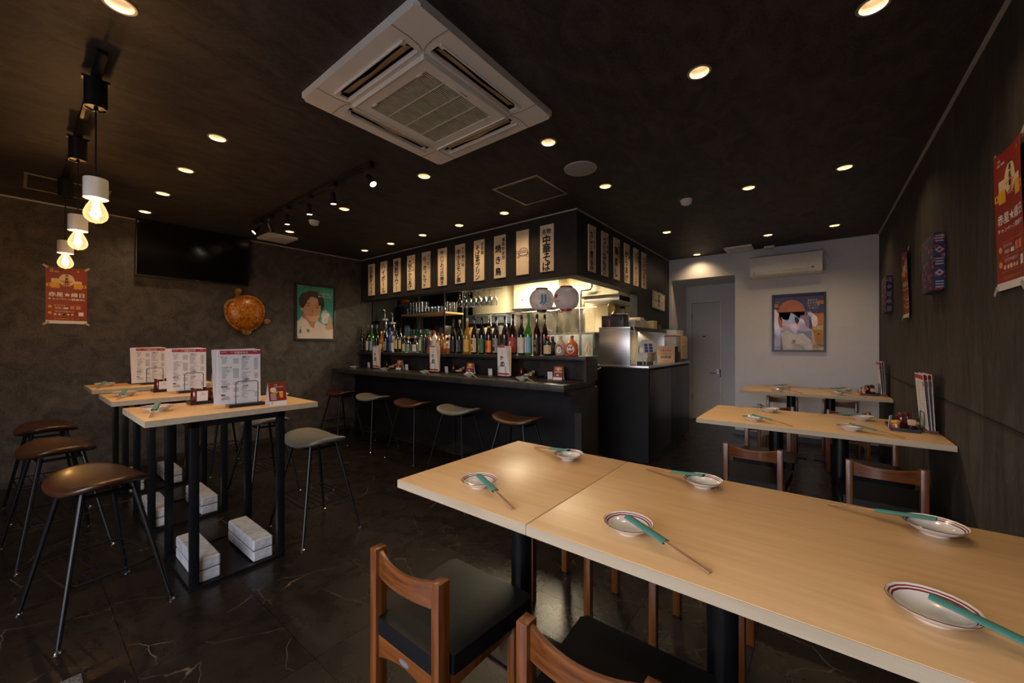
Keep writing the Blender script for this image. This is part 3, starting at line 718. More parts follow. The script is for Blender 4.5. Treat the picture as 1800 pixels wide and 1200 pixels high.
# pendant rail with three bare bulbs
t = thing('pendant_rail', 'black ceiling rail carrying three bare-bulb pendants', 'rail', (0, .254, CH), 0)
part('rail', t, BLK, lambda m: m.box(-4.90, -2.62, -.018, .018, -.022, 0, .002))
for x in (-4.4, -3.5): part('rail_clip', t, BLK, lambda m: m.box(-.02, .02, -.021, .021, -.024, -.001), 'rclip', (x, 0, 0))
PL = ('pendant bulb nearest the camera, hung highest in the picture', 'middle one of the three pendant bulbs', 'pendant bulb farthest from the camera, just above the red poster')
for i, x in enumerate((-2.89, -3.80, -4.82)):
    t = thing('pendant_lamp', PL[i], 'lamp', (x, .254, CH), 0, 'bare-bulb pendants')
    cn = part('canopy', t, BLK, lambda m: m.lathe([(0, -.030), (.043, -.030), (.043, -.172), (.040, -.172), (.040, -.166), (0, -.166)], 28), 'canopy')
    part('canopy_mount', t, BLK, lambda m: m.box(-.018, .018, -.05, .05, -.034, -.0225), 'cmount')
    part('cord', t, BLK, lambda m: m.cyl((0, 0, -.14), (0, 0, -.535), .0035, 8), 'pcord')
    part('cord_grip', t, BLK, lambda m: m.cyl((0, 0, -.152), (0, 0, -.185), .008, 10), 'cgrip')
    part('socket', t, WHITE, lambda m: m.lathe([(0, -.528), (.044, -.529), (.046, -.533), (.046, -.630), (.043, -.631), (.036, -.622), (0, -.622)], 28), 'socket')
    b = part('bulb', t, BULBG, lambda m: m.lathe([(.014, -.622), (.020, -.640), (.034, -.668), (.044, -.695), (.046, -.712), (.040, -.732), (.024, -.748), (.006, -.753), (0, -.757)], 24), 'ebulb')
    part('filament', b, FILAM, lambda m: [m.tube([(.010*math.cos(a), .010*math.sin(a), -.655), (.018*math.cos(a+.3), .018*math.sin(a+.3), -.715)], .0024, 6) for a in [k*PI/3 for k in range(6)]], 'efil')
    lamp_light('bulb_glow', 'POINT', (0, 0, -.69), 7.5, (1, .56, .22), t, rad=.012)

# spot rail
t = thing('spot_rail', 'black ceiling rail holding small spotlights', 'rail', (0, 1.645, CH))
part('rail', t, BLK, lambda m: m.box(-4.95, -2.62, -.018, .018, -.024, 0, .002))
SPL = ('spotlight at the near end of the rail, glaring towards the camera', 'second spotlight on the rail, pointing straight down', 'third spotlight on the rail, pointing straight down',
       'fourth spotlight on the rail, pointing straight down', 'fifth spotlight on the rail, tilted away', 'spotlight at the far end of the rail, tilted towards the wall')
for i, (x, tilt, az) in enumerate(((-2.665, 38, -120+38), (-3.20, 4, 0), (-3.63, 4, 0), (-4.10, 4, 0), (-4.53, 28, 30), (-4.77, 45, 180))):
    t = thing('spotlight', SPL[i], 'light', (x, 1.645, CH-.0245), 0, 'small black rail spotlights')
    part('adapter', t, BLK, lambda m: m.box(-.05, .05, -.017, .017, -.030, 0, .002), 'sadp')
    part('stem', t, CHROME, lambda m: m.cyl((0, 0, -.03), (0, 0, -.078), .005, 8), 'sstem')
    hd = thing('head', 'x', 'x', (0, 0, -.075), 0); del hd['label']; del hd['category']; hd.parent = t
    hd.rotation_euler = (0, 0, 0)
    bpy.data.objects.remove(hd)
    rt = (math.radians(tilt), 0, math.radians(az))
    sh = part('lamp_head', t, BLK, lambda m: m.lathe([(0, .012), (.018, .010), (.022, 0), (.022, -.05), (.027, -.075), (.027, -.088), (.024, -.088), (.022, -.078), (0, -.078)], 20), 'shead', (0, 0, -.082), rt)
    part('lens', sh, SPOTF, lambda m: m.lathe([(0, -.084), (.0235, -.082)], 18), 'slens')
    lamp_light('spot_beam', 'SPOT', (0, 0, -.09), 7, (1, .76, .48), sh, math.radians(80), .6, .02)
# ceiling air cassette
t = thing('air_cassette', 'large square white ceiling air conditioner cassette', 'air conditioner', (-1.717, 1.453, CH))
IDN = lambda z0, s: (lambda x, y, q: (x, y, z0+s*q))
S_ = .49
slot = [(-.29, .335), (.29, .335), (.29, .385), (.265, .385), (.255, .405), (-.255, .405), (-.265, .385), (-.29, .385)]
def rotp(pts, k): 
    for _ in range(k): pts = [(-y, x) for x, y in pts]
    return pts
rnd = [(S_-.02, -S_), (S_, -S_+.02), (S_, S_-.02), (S_-.02, S_), (-S_+.02, S_), (-S_, S_-.02), (-S_, -S_+.02), (-S_+.02, -S_)]
CASM = M('aged_white_plastic', (.80, .80, .75), .42, 0, .04, 5)
part('panel', t, CASM, lambda m: (m.holed(rnd, [rotp(slot, k) for k in range(4)]+[[(-.285, -.285), (.285, -.285), (.285, .285), (-.285, .285)]], lambda x, y, q: (x, y, -.042+q), .012),
     m.prism(rnd, .022, lambda x, y, q: (x*(1.0-.3*q), y*(1.0-.3*q), -.030+q) if False else (x, y, -.0295+q*1.3)) if False else None), smooth=False)
part('panel_rim', t, CASM, lambda m: [m.box(*b) for b in ((-S_, S_, -S_, -S_+.012, -.030, 0), (-S_, S_, S_-.012, S_, -.030, 0), (-S_, -S_+.012, -S_+.012, S_-.012, -.030, 0), (S_-.012, S_, -S_+.012, S_-.012, -.030, 0))])
part('duct_box', t, MBLK, lambda m: m.box(-.44, .44, -.44, .44, -.004, .0), smooth=False)
for k in range(4):
    a = k*PI/2
    part('air_flap', t, M('yellowed_flap', (.52, .37, .18), .45, 0, .12, 9), lambda m: m.sheet(lambda u, v: (-.265+.53*u, .340+.040*v, -.018-.016*v-.010*math.exp(-((u-.5)/.16)**2)*v), 24, 3), 'flap', (0, 0, 0), (0, 0, a))
    part('slot_lip', t, CASM, lambda m: (m.box(-.295, .295, .405, .412, -.052, -.040, .002), m.box(-.295, .295, .326, .333, -.052, -.040, .002)), 'slip', (0, 0, 0), (0, 0, a))
    part('corner_seam', t, M('panel_seam', (.20, .19, .17), .6), lambda m: (m.tube([(.325, .488, -.0425), (.33, .40, -.0425), (.325, .345, -.0425), (.31, .315, -.0425)], .0018, 5), m.tube([(.488, .325, -.0425), (.40, .33, -.0425), (.345, .325, -.0425), (.315, .31, -.0425)], .0018, 5)), 'seam', (0, 0, 0), (0, 0, a))
g = part('grille_frame', t, CASM, lambda m: m.holed([(-.305, -.305), (.305, -.305), (.305, .305), (-.305, .305)], [[(-.235, -.235), (.235, -.235), (.235, .235), (-.235, .235)]], lambda x, y, q: (x, y, -.058+q), .014), smooth=False)
part('frame_lip', t, CASM, lambda m: m.tube([(-.298, -.298, -.058), (.298, -.298, -.058), (.298, .298, -.058), (-.298, .298, -.058), (-.298, -.298, -.058)], .007, 8, False))
sl = part('grille_slats', t, M('dusty_grille', (.62, .60, .50), .5, 0, .08), lambda m: ([m.box(-.232+.0125*k, -.232+.0125*k+.0055, -.235, .235, -.055, -.046) for k in range(38)], [m.box(-.235, .235, x-.002, x+.002, -.057, -.047) for x in (-.12, 0, .12)]), smooth=False)
sl['kind'] = 'stuff'
part('filter_net', t, M('dark_filter', (.05, .045, .04), .9), lambda m: m.box(-.24, .24, -.24, .24, -.044, -.040), smooth=False)
part('maker_mark', t, INKG, lambda m: m.text('TOSHIBA', 0, 0, .014, fn=lambda x, y: (.255-y, x, -.0590), bold=.03))
for x, y in ((-.19, .236), (.19, .236), (-.19, -.236), (.19, -.236)): part('latch', t, CASM, lambda m: m.box(-.018, .018, -.006, .006, -.062, -.058, .001), 'latch', (x, y, 0))

# access hatches, speaker, detectors, vents
def hatch(lb, x0, x1, y0, y1):
    t = thing('access_hatch', lb, 'hatch', ((x0+x1)/2, (y0+y1)/2, CH)); hx, hy = (x1-x0)/2, (y1-y0)/2
    part('frame', t, M('hatch_metal', (.50, .45, .40), .35, .7, .04), lambda m: m.holed([(-hx, -hy), (hx, -hy), (hx, hy), (-hx, hy)], [[(-hx+.018, -hy+.018), (hx-.018, -hy+.018), (hx-.018, hy-.018), (-hx+.018, hy-.018)]], lambda x, y, q: (x, y, -.006+q), .006), smooth=False)
    part('lid', t, W_CEIL, lambda m: m.box(-hx+.020, hx-.020, -hy+.020, hy-.020, -.004, 0), smooth=False)
hatch('square ceiling hatch with pale frame near the round speaker', -2.26, -1.78, 2.60, 3.10)
hatch('ceiling hatch with thin frame at far left behind the pendants', -5.45, -4.97, .045, .535)
t = thing('ceiling_speaker', 'round grey ceiling speaker grille near the bar corner', 'speaker', (-1.455, 2.72, CH))
part('grille', t, M('speaker_grille', (.36, .37, .38), .55, 0, .06, 300, .3), lambda m: m.lathe([(0, -.012), (.09, -.011), (.118, -.007)], 36))
part('rim', t, M('speaker_rim', (.44, .44, .44), .4), lambda m: m.lathe([(.118, -.007), (.124, -.008), (.128, 0)], 36))
for lb, x, y in (('round white smoke detector on the ceiling over the right aisle', -.98, 3.93), ('round white smoke detector beside the spot rail', -4.40, 2.05)):
    t = thing('smoke_detector', lb, 'detector', (x, y, CH))
    part('base', t, WHITE, lambda m: m.lathe([(.055, 0), (.055, -.012), (.048, -.018)], 28), 'sdb')
    part('sensor_head', t, WHITE, lambda m: m.lathe([(.048, -.018), (.046, -.036), (.030, -.048), (0, -.050)], 28), 'sdh')
def vent(lb, x, y, hx, hy, plain=False):
    t = thing('ceiling_vent', lb, 'vent', (x, y, CH))
    part('panel', t, WHITE, lambda m: m.holed([(-hx, -hy), (hx, -hy), (hx, hy), (-hx, hy)], [[(-hx+.05, -hy+.05), (hx-.05, -hy+.05), (hx-.05, hy-.05), (-hx+.05, hy-.05)]], lambda a, b, q: (a, b, -.022+q), .022), smooth=False)
    part('backing', t, INKG, lambda m: m.box(-hx+.05, hx-.05, -hy+.05, hy-.05, -.006, 0), smooth=False)
    if plain: part('lid', t, WHITE, lambda m: m.box(-hx+.052, hx-.052, -hy+.052, hy-.052, -.026, -.007, .002)); return
    n = 5
    for k in range(n):
        yy = -hy+.05+(2*hy-.10)*(k+.5)/n
        part('slat', t, WHITE, lambda m: m.box(-hx+.05, hx-.05, -.010, .010, -.020, -.014, .002), ('vs', hx, hy), (0, yy, 0), (math.radians(25), 0, 0))
vent('white square vent panel in the ceiling by the left wall', -5.45, 2.08, .19, .17, True)
vent('white square vent in the ceiling above the wall air conditioner', -.88, 6.36, .17, .15)

# ------------------------------------------------------------------ left wall
LW = math.radians(90)
t = thing('television', 'large black flat screen mounted high on the left wall', 'television', (XL+.012, 1.34, 2.385), LW, rot=(math.radians(3), 0, LW))
part('casing', t, BLK, lambda m: m.box(-.535, .535, -.065, -.02, -.305, .305, .006))
part('screen', t, SCREEN, lambda m: m.box(-.525, .525, -.0665, -.064, -.288, .296))
part('wall_bracket', t, BLKMETAL, lambda m: m.box(-.2, .2, -.021, -.0005, -.15, .15))
part('maker_mark', t, M('silver_print', (.5, .5, .52), .4), lambda m: m.text('HITACHI', 0, -.297, .010, .0668, bold=.03), smooth=False)
part('receiver_window', t, INKG, lambda m: m.rect(.085, .105, -.300, -.293, .0668), smooth=False)

def campaign_poster(label, loc, rz, curl=0):
    """red beer campaign poster, 0.515 x 0.75 scaled by s; local origin at its centre"""
    W, H_ = .272, .555
    t = thing('poster', label, 'poster', loc, rz)
    s = W/2; h = H_/2
    def bend(m):
        for v in m.bm.verts:
            v.co.y -= curl*((v.co.x/s)**2)*.9+curl*.5*math.sin(v.co.z*7)+curl*.5
    key = ('cp', curl)
    def mk(name, mat, fn):
        def f(m): fn(m); bend(m)
        part(name, t, mat, f, (name, curl), smooth=False)
    mk('sheet', POSTR, lambda m: m.sheet(lambda u, v: (-s+W*u, -.001, -h+H_*v), 8, 8))
    mk('white_strip', WHITEP, lambda m: m.rect(-s, s, -h, -h+.030, .0014))
    for nm_, a_, b_, c_, d_ in (('left', -.022, .010, -.132, -.116), ('right', .078, .112, -.197, -.160)): mk('white_patch' if nm_ == 'left' else 'white_code_patch', WHITEP, lambda m: m.rect(a_, b_, c_, d_, .0016))
    def pr(m):
        m.text('赤星★縁日', 0, .010, .046, .0016, W*.86, .045)
        m.text('キャンペーン開催中!!', 0, -.035, .022, .0016, W*.88, .035)
        m.text('今宵、', -s+.040, h-.028, .012, .0016, bold=.03); m.text('赤星で乾杯。', -s+.058, h-.046, .012, .0016, bold=.03)
        m.text('オリジナル', -.045, -.100, .015, .0016, bold=.02); m.text('手拭い', -.052, -.124, .017, .0016, bold=.03)
        m.text('オリジナル缶バッジ', -.012, -.158, .017, .0016, .125, .03)
    mk('white_lettering', WHITEP, pr)
    def cr(m):
        m.disc(0, .155, .052, .062, .0013, 28)
    mk('lantern_print', CREAMP, cr)
    mk('foam_print', CREAMP, lambda m: m.rect(-.100, -.046, .120, .165, .0012)); mk('mug_foam_print', CREAMP, lambda m: m.rect(.046, .100, .125, .150, .0012))
    def cr(m):
        m.disc(-.022, -.185, .010, off=.0015)
        for k in range(5): m.disc(-.075+.028*k, -.186, .009, off=.0015)
    mk('badge_print', CREAMP, cr)
    def br(m):
        m.rect(-.104, -.046, .072, .124, .0013); m.rect(.046, .104, .072, .126, .0013)
        m.rect(-.132, -.104, .085, .115, .0012); m.rect(.104, .132, .085, .112, .0012)
    mk('beer_mug_print', BEER, br)
    def gl(m):
        m.text('サッポロラガービール', 0, -.228, .018, .0016, .165, .03)
        m.star(.075, h-.030, .011, .0016); m.disc(-s+.018, -h+.015, .008, off=.0018)
        for z in (-.088, -.146): m.rect(-.100, .118, z, z+.0012, .0015)
        m.rect(-.100, .118, -.205, -.2038, .0015)
        for z in (-.112, -.172): m.disc(-.108, z, .013, .013, .0014)
    mk('gold_lettering', GOLDP, gl)
    def inkf(m):
        for k, ch in enumerate('赤星縁日'): m.text(ch, 0, .198-.031*k, .026, .0019, bold=.05)
        m.rect(-.018, .018, .214, .219, .0018)
        m.rect(.112, .120, .090, .104, .0018); m.rect(-.120, -.112, .093, .107, .0018)
    mk('ink_lettering', INK, inkf)
    mk('red_star_print', PINKP, lambda m: (m.star(0, .130, .050, .0016), m.rect(.022, .050, -.132, -.100, .0016), m.rect(.060, .092, -.132, -.100, .0016)))
    for k, (x, z, a) in enumerate(((-s, h, .6), (s, h, -.7), (-s, -h, -.7), (s, -h, .7))):
        part('tape', t, TAPE, lambda m: m.box(-.020, .020, -.0035, -.0015, -.009, .009), 'tape', (x, -(.002+abs(curl)), z), (0, a, 0), smooth=False)
    return t
campaign_poster('red beer campaign poster taped to the left wall under the pendants', (XL, .318, 1.812), LW)
campaign_poster('red beer campaign poster at the right edge, nearest on the right wall', (XR-.001, 2.385, 1.825), -LW, .010)
campaign_poster('red poster seen edge-on between two patterned cloth panels', (XR-.001, 4.61, 1.832), -LW, .014)

# framed portrait poster
t = thing('framed_poster', 'black-framed teal poster of a man in white holding a glass', 'poster', (XL, 2.755, 1.80), LW)
part('frame', t, BLK, lambda m: m.holed([(-.298, -.415), (.298, -.415), (.298, .415), (-.298, .415)], [[(-.270, -.385), (.270, -.385), (.270, .385), (-.270, .385)]], lambda x, y, q: (x, -.004-q, y), .022), smooth=False)
TEALP = M('teal_print', (.03, .33, .27), .45, 0, .12, 4); SKINP = M('skin_print', (.62, .33, .20), .5, 0, .06, 6); SKIN2 = M('skin_print_shade', (.44, .20, .11), .5, 0, .06)
SHIRT = M('shirt_print', (.66, .56, .52), .5, 0, .05, 5); HAIRP = M('hair_print', (.028, .018, .015), .5, 0, .3, 30); LIPP = M('lip_print', (.50, .15, .12), .5); ICEP = M('ice_print', (.58, .62, .66), .4, 0, .2, 30)
part('print', t, TEALP, lambda m: m.rect(-.275, .275, -.390, .390, .0060), smooth=False)
part('shirt_print', t, SHIRT, lambda m: m.poly([(-.272, -.388), (-.272, -.135), (-.235, -.125), (-.205, -.065), (-.130, -.115), (-.06, -.205), (-.012, -.145), (.012, -.095), (.06, -.145), (.13, -.175), (.20, -.215), (.272, -.235), (.272, -.388)], .0066), smooth=False)
part('neck_print', t, SKIN2, lambda m: m.poly([(-.195, -.070), (-.165, .02), (.02, .02), (.03, -.09), (-.005, -.15), (-.03, -.235), (-.075, -.205), (-.12, -.125)], .0070), smooth=False)
part('face_print', t, SKINP, lambda m: (m.poly([(-.185, .09), (-.180, .02), (-.150, -.055), (-.085, -.125), (-.03, -.14), (.015, -.125), (.055, -.06), (.068, .01), (.072, .10), (.05, .19), (-.06, .235), (-.15, .19)], .0074), m.disc(-.198, .045, .018, .035, .0071)), smooth=False)
part('hair_print', t, HAIRP, lambda m: (m.poly([(-.200, .055), (-.235, .10), (-.238, .19), (-.205, .255), (-.14, .30), (-.06, .318), (.03, .310), (.09, .27), (.125, .20), (.130, .11), (.105, .05), (.080, .05), (.070, .12), (.045, .10), (.030, .21), (-.02, .235), (-.075, .225), (-.12, .165), (-.15, .10), (-.172, .06)], .0078)), smooth=False)
part('features_print', t, HAIRP, lambda m: (m.disc(-.110, .098, .024, .006, .0080), m.disc(.020, .075, .024, .006, .0080), m.poly([(-.14, .128), (-.08, .116), (-.08, .124), (-.13, .138)], .0080), m.poly([(-.01, .100), (.045, .100), (.045, .108), (-.005, .108)], .0080)), smooth=False)
part('nose_print', t, SKIN2, lambda m: m.poly([(-.075, .012), (-.045, .000), (-.018, .008), (-.038, .014), (-.045, .07), (-.055, .016)], .0080), smooth=False)
part('mouth_print', t, LIPP, lambda m: m.poly([(-.105, -.022), (-.06, -.030), (-.02, -.036), (-.04, -.052), (-.08, -.046)], .0080), smooth=False)
part('glass_print', t, ICEP, lambda m: m.poly([(.080, -.03), (.105, .03), (.150, .055), (.190, .02), (.210, -.03), (.185, -.155), (.100, -.160)], .0076), smooth=False)
part('hand_print', t, SKINP, lambda m: (m.poly([(.190, -.155), (.250, -.160), (.265, -.215), (.225, -.255), (.160, -.255), (.135, -.215), (.16, -.19)], .0080), [m.disc(.215, -.075-.032*k, .038, .015, .0082+.0001*k) for k in range(4)], m.disc(.085, -.115, .012, .025, .0082)), smooth=False)
part('white_lettering', t, WHITEP, lambda m: (m.text('いい日だね。', .125, .285, .030, .0078, .18, .03), m.text('茜でいこう', .130, .245, .030, .0078, .19, .03), m.rect(-.26, -.18, .374, .378, .007)), smooth=False)
part('bottle_print', t, M('dark_teal_print', (.02, .16, .13), .5), lambda m: (m.rect(-.232, -.205, -.310, -.255, .0075), m.rect(-.223, -.214, -.255, -.225, .0075), m.text('茜', -.110, -.27, .050, .0075, bold=.05)), smooth=False)
part('gold_mark', t, GOLDP, lambda m: m.disc(-.255, -.370, .013, off=.0075), smooth=False)
part('cover_film', t, glassy('clear_frame_film', (.97, .97, .97), fac=.05), lambda m: m.rect(-.270, .270, -.385, .385, .0100), smooth=False)

# mounted turtle
TURT = bpy.data.materials.new('amber_tortoiseshell'); TURT.use_nodes = True
n = TURT.node_tree.nodes; l = TURT.node_tree.links; p = n['Principled BSDF']; p.inputs['Roughness'].default_value = .25; p.inputs['Coat Weight'].default_value = .4
tcn = n.new('ShaderNodeTexCoord'); nz = n.new('ShaderNodeTexNoise'); nz.inputs['Scale'].default_value = 26; nz.inputs['Detail'].default_value = 8; nz.inputs['Roughness'].default_value = .7; nz.inputs['Distortion'].default_value = 1.5
l.new(tcn.outputs['Object'], nz.inputs['Vector'])
cr = n.new('ShaderNodeValToRGB'); cr.color_ramp.elements[0].position = .36; cr.color_ramp.elements[1].position = .68
cr.color_ramp.elements[0].color = (.10, .022, .003, 1); cr.color_ramp.elements[1].color = (.85, .36, .03, 1); e = cr.color_ramp.elements.new(.5); e.color = (.50, .15, .008, 1)
l.new(nz.outputs[0], cr.inputs[0]); l.new(cr.outputs[0], p.inputs['Base Color'])
bp = n.new('ShaderNodeBump'); bp.inputs['Strength'].default_value = .3; bp.inputs['Distance'].default_value = .01; l.new(nz.outputs[0], bp.inputs['Height']); l.new(bp.outputs[0], p.inputs['Normal'])
TSKIN = M('mottled_turtle_skin', (.50, .24, .05), .35, 0, .1, 60, .3, col2=(.16, .06, .015))
t = thing('mounted_turtle', 'glossy amber mounted sea turtle on the left wall below the screen', 'turtle', (XL, 1.86, 1.745), LW); t.scale = (1.1, 1.1, 1.08)
def shell(m):
    def f(p):
        a = math.atan2(p.z, p.x); r = 1+.07*math.cos(a+2.3)-.03*math.cos(3*a)
        return Vector((p.x*r, p.y, p.z*r))
    m.blob((0, -.035, 0), (.185, .085, .200), 32, 18, f)
part('carapace', t, TURT, shell, rot=(0, math.radians(18), 0))
def sec(m):
    pts = []
    for i in range(33):
        a = 2*PI*i/32; r = 1+.07*math.cos(a+2.3)-.03*math.cos(3*a)
        pts.append((math.cos(a)*.192*r, -.028+.006*(i % 2), math.sin(a)*.207*r))
    m.tube(pts, .016, 8, False)
part('shell_rim', t, TURT, sec, rot=(0, math.radians(18), 0))
hd = part('head', t, TSKIN, lambda m: (m.tube([(-.085, -.03, .17), (-.10, -.055, .215)], .026, 12, True, .024), m.blob((-.098, -.075, .240), (.036, .042, .034), 16, 10)))
part('eye', hd, MBLK, lambda m: m.blob((-.128, -.088, .250), (.006, .006, .006), 8, 6))
part('front_flipper', t, TSKIN, lambda m: m.tube([(-.10, -.03, .13), (-.175, -.04, .12), (-.215, -.04, .06), (-.205, -.035, -.03), (-.17, -.03, -.10)], .026, 10, True, .014))
part('rear_flipper', t, TSKIN, lambda m: m.blob((.00, -.03, -.235), (.050, .012, .038), 14, 8))
part('rear_flipper', t, TSKIN, lambda m: m.blob((.215, -.03, -.100), (.042, .012, .034), 14, 8))
for lb, y, x in (('small beige wall socket low on the left wall by the stool', 2.25, .0),):
    t = thing('wall_socket', lb, 'socket', (XL, y, .27), LW)
    part('plate', t, M('beige_plate', (.50, .42, .28), .5), lambda m: m.box(-.035, .035, -.008, 0, -.06, .06, .002))
    for z in (.02, -.02): part('outlet', t, M('outlet_face', (.30, .24, .15), .5), lambda m: m.box(-.014, .014, -.010, -.0075, -.012, .012), 'outl', (0, 0, z))

# ------------------------------------------------------------------ soffit menu boards
def board(label, loc, rz, main, small=None, w_=.172, turtle=False):
    t = thing('menu_board', label, 'sign', loc, rz, 'wooden menu boards')
    part('board', t, SIGNW, lambda m: m.box(-w_/2, w_/2, -.012, -.001, -.247, .247, .001), ('bd', w_), smooth=False)
    part('nail', t, INKG, lambda m: m.cyl((0, -.012, .222), (0, -.0155, .222), .003, 8), 'bnail')
    if turtle:
        def tu(m):
            m.tube([(.045*math.cos(a)+.01, -.0130, .035*math.sin(a)) for a in [k*PI/12 for k in range(-2, 15)]], .0022, 5)
            m.tube([(.052*math.cos(a)+.01, -.0130, -.012+.012*math.sin(a)) for a in [k*2*PI/20 for k in range(21)]], .0018, 5, False)
            m.tube([(-.058+.014*math.cos(a), -.0130, .008+.011*math.sin(a)) for a in [k*2*PI/14 for k in range(15)]], .0018, 5, False)
            for x in (-.04, .05): m.tube([(x, -.0130, -.022), (x-.014, -.0130, -.038), (x+.006, -.0130, -.042), (x+.010, -.0130, -.026)], .0018, 5, False)
            m.tube([(-.045, -.0130, -.034), (-.02, -.0130, -.027), (.01, -.0130, -.034), (.04, -.0130, -.028)], .0016, 5)
            for k in range(3): m.tube([(-.012+.022*k, -.0130, .030-.004*k), (-.018+.022*k, -.0130, -.004)], .0013, 4)
            m.tube([(-.034, -.0130, .010), (.05, -.0130, .010)], .0013, 4)
        o_ = part('turtle_drawing', t, INK, tu); o_.scale = (1.35, 1, 1.35)
    else:
        big = .200 if not small else .190
        x = -.004 if not small else -.022
        n_ = len(main); sz = min(.108 if not small else .098, (.44)/n_*1.08)
        top = .215 if n_ > 4 else .19
        if main == '中華そば': top = .135
        part('lettering', t, INK, lambda m: (m.vtext(main, x, top if not small else top-.03, -.238, sz, .0130, .07, sq=(1.25 if n_ > 6 else 1)),
             m.vtext(small, .055, .215, .215-.052*len(small) if len(small) < 7 else -.12, .050, .0130, .05) if small else None), smooth=False)
    return t
FB = [(-5.555, '自家製ぎょうざ', None), (-5.222, 'ハイボール', None), (-4.890, '焼酎サワー', None), (-4.556, '大根のからあげ', 'しみしみ'), (-4.228, 'らっきょトマト', 'さっぱり'),
      (-3.897, '牛ハツのゴロ焼き', None), (-3.567, '牛ホルモン串', 'もつ鍋の味'), (-3.237, 'そば茶プリン', '自家製'), (-2.910, '焼き鳥', '備長炭使用'), (-2.58, None, None), (-2.258, '中華そば', None)]
ORD = ['first', 'second', 'third', 'fourth', 'fifth', 'sixth', 'seventh', 'eighth', 'ninth', 'tenth', 'eleventh']
for i, (x, a, s_) in enumerate(FB):
    lb = 'wooden menu board over the bar front, %s from the left wall' % ORD[i] if i != 9 else 'wooden board with a line drawing of a turtle over the bar'
    tt = board(lb, (x, SOF_Y, 2.35), 0, a, s_, turtle=(i == 9))
    if i == 10: part('small_lettering', tt, INK, lambda m: m.text('名物', -.004, .178, .060, .0130, .11, .06), smooth=False)
FS = [(3.82, 'カレー煮込み', 'もつ入り'), (4.14, 'つくねもり', 'めし泥棒'), (4.47, '鶏蒸し', 'お野菜仕込'), (4.79, 'からあげ', '三河鶏'), (5.105, 'スパークリング', '季節の'), (5.41, 'カキフライ', '広島産大粒')]
for i, (y, a, s_) in enumerate(FS):
    board('wooden menu board on the side of the soffit, %s from the corner' % ORD[i], (SOF_X, y, 2.355), LW, a, s_)
t = thing('hanging_sign', 'small white hanging sign with dark blue writing on black wall', 'sign', (SOF_X+.004, 6.03, 1.985), LW, rot=(0, math.radians(3), LW))
part('panel', t, M('sign_card', (.66, .58, .42), .5), lambda m: m.box(-.27, .27, -.012, -.004, -.115, .115))
part('border', t, M('sign_border', (.30, .34, .38), .5), lambda m: m.holed([(-.29, -.13), (.29, -.13), (.29, .13), (-.29, .13)], [[(-.265, -.11), (.265, -.11), (.265, .11), (-.265, .11)]], lambda x, y, q: (x, -.004-q, y), .011), smooth=False)
part('lettering', t, M('navy_print', (.02, .03, .14), .5), lambda m: (m.vtext('準備中', 0, .105, -.105, .066, .0128, .06, sq=1.6), m.text('ただいま', -.16, -.01, .045, .0128, .14, .04), m.text('です', .16, -.01, .045, .0128, .10, .04)), smooth=False)
part('string', t, TAPE, lambda m: m.tube([(-.10, -.008, .13), (0, -.004, .23), (.10, -.008, .13)], .0015, 4))

# ------------------------------------------------------------------ back wall: wall air conditioner, poster
t = thing('wall_air_conditioner', 'white wall-mounted air conditioner above the framed poster', 'air conditioner', (-.35, YB, 2.405))
prof = [(0, .145), (.19, .145), (.21, .130), (.225, .06), (.222, -.04), (.205, -.11), (.17, -.14), (.05, -.145), (0, -.14)]
part('casing', t, WHITE, lambda m: m.prism(prof, .80, lambda d_, z, q: (-.40+q, -.001-d_, z), .004), ang=40)
part('air_flap', t, M('flap_white', (.64, .62, .56), .35), lambda m: m.box(-.345, .235, -.222, -.212, -.118, -.078, .003, mat=Matrix.Translation((0, 0, 0))), None)
part('end_seam', t, INKG, lambda m: (m.box(-.348, -.345, -.2262, -.216, -.12, -.075), m.box(.255, .257, -.2265, -.216, -.12, -.06)))
part('indicator', t, INK, lambda m: m.box(.29, .315, -.2250, -.218, -.075, -.062))
part('maker_mark', t, INKG, lambda m: m.text('Panasonic', -.36, .118, .012, .2165, bold=.02), smooth=False)
part('top_grille', t, INKG, lambda m: m.box(-.38, .38, -.17, -.03, .1455, .150))
part('refrigerant_pipe', t, WHITE, lambda m: m.tube([(.405, -.06, .12), (.46, -.03, .05), (.47, -.02, -.02), (.44, -.02, -.09), (.405, -.05, -.12)], .008, 8))
part('power_cord', t, WHITE, lambda m: m.tube([(-.18, -.10, .22), (-.14, -.14, .235), (-.10, -.16, .20), (-.04, -.12, .165), (.05, -.1, .152)], .004, 6))
part('ceiling_outlet', t, WHITE, lambda m: m.box(-.24, -.12, -.14, -.06, .265, .294, .003))

t = thing('framed_poster', 'black-framed colourful beer poster under shiny film on the white wall', 'poster', (-.208, YB, 1.625))
part('frame', t, BLK, lambda m: m.holed([(-.298, -.398), (.298, -.398), (.298, .398), (-.298, .398)], [[(-.274, -.374), (.274, -.374), (.274, .374), (-.274, .374)]], lambda x, y, q: (x, -.003-q, y), .024), smooth=False)
part('print', t, M('indigo_print', (.10, .09, .24), .5, 0, .15, 5), lambda m: m.rect(-.276, .276, -.376, .376, .0055), smooth=False)
ORP = M('orange_print', (.68, .26, .07), .5, 0, .12, 6); SALP = M('coral_print', (.66, .22, .12), .5, 0, .1, 5); LAVP = M('lavender_print', (.42, .32, .50), .5, 0, .1, 5); SHP = M('pale_sleeve_print', (.62, .52, .48), .5, 0, .08, 8); GRP = M('green_print', (.18, .30, .06), .5, 0, .2, 20)
part('coral_print', t, SALP, lambda m: (m.disc(-.075, .150, .150, .165, .0060, 28), m.rect(-.27, -.17, -.05, .18, .0059), m.poly([(-.22, .15), (.09, .15), (.06, -.10), (-.20, -.10)], .0060)), smooth=False)
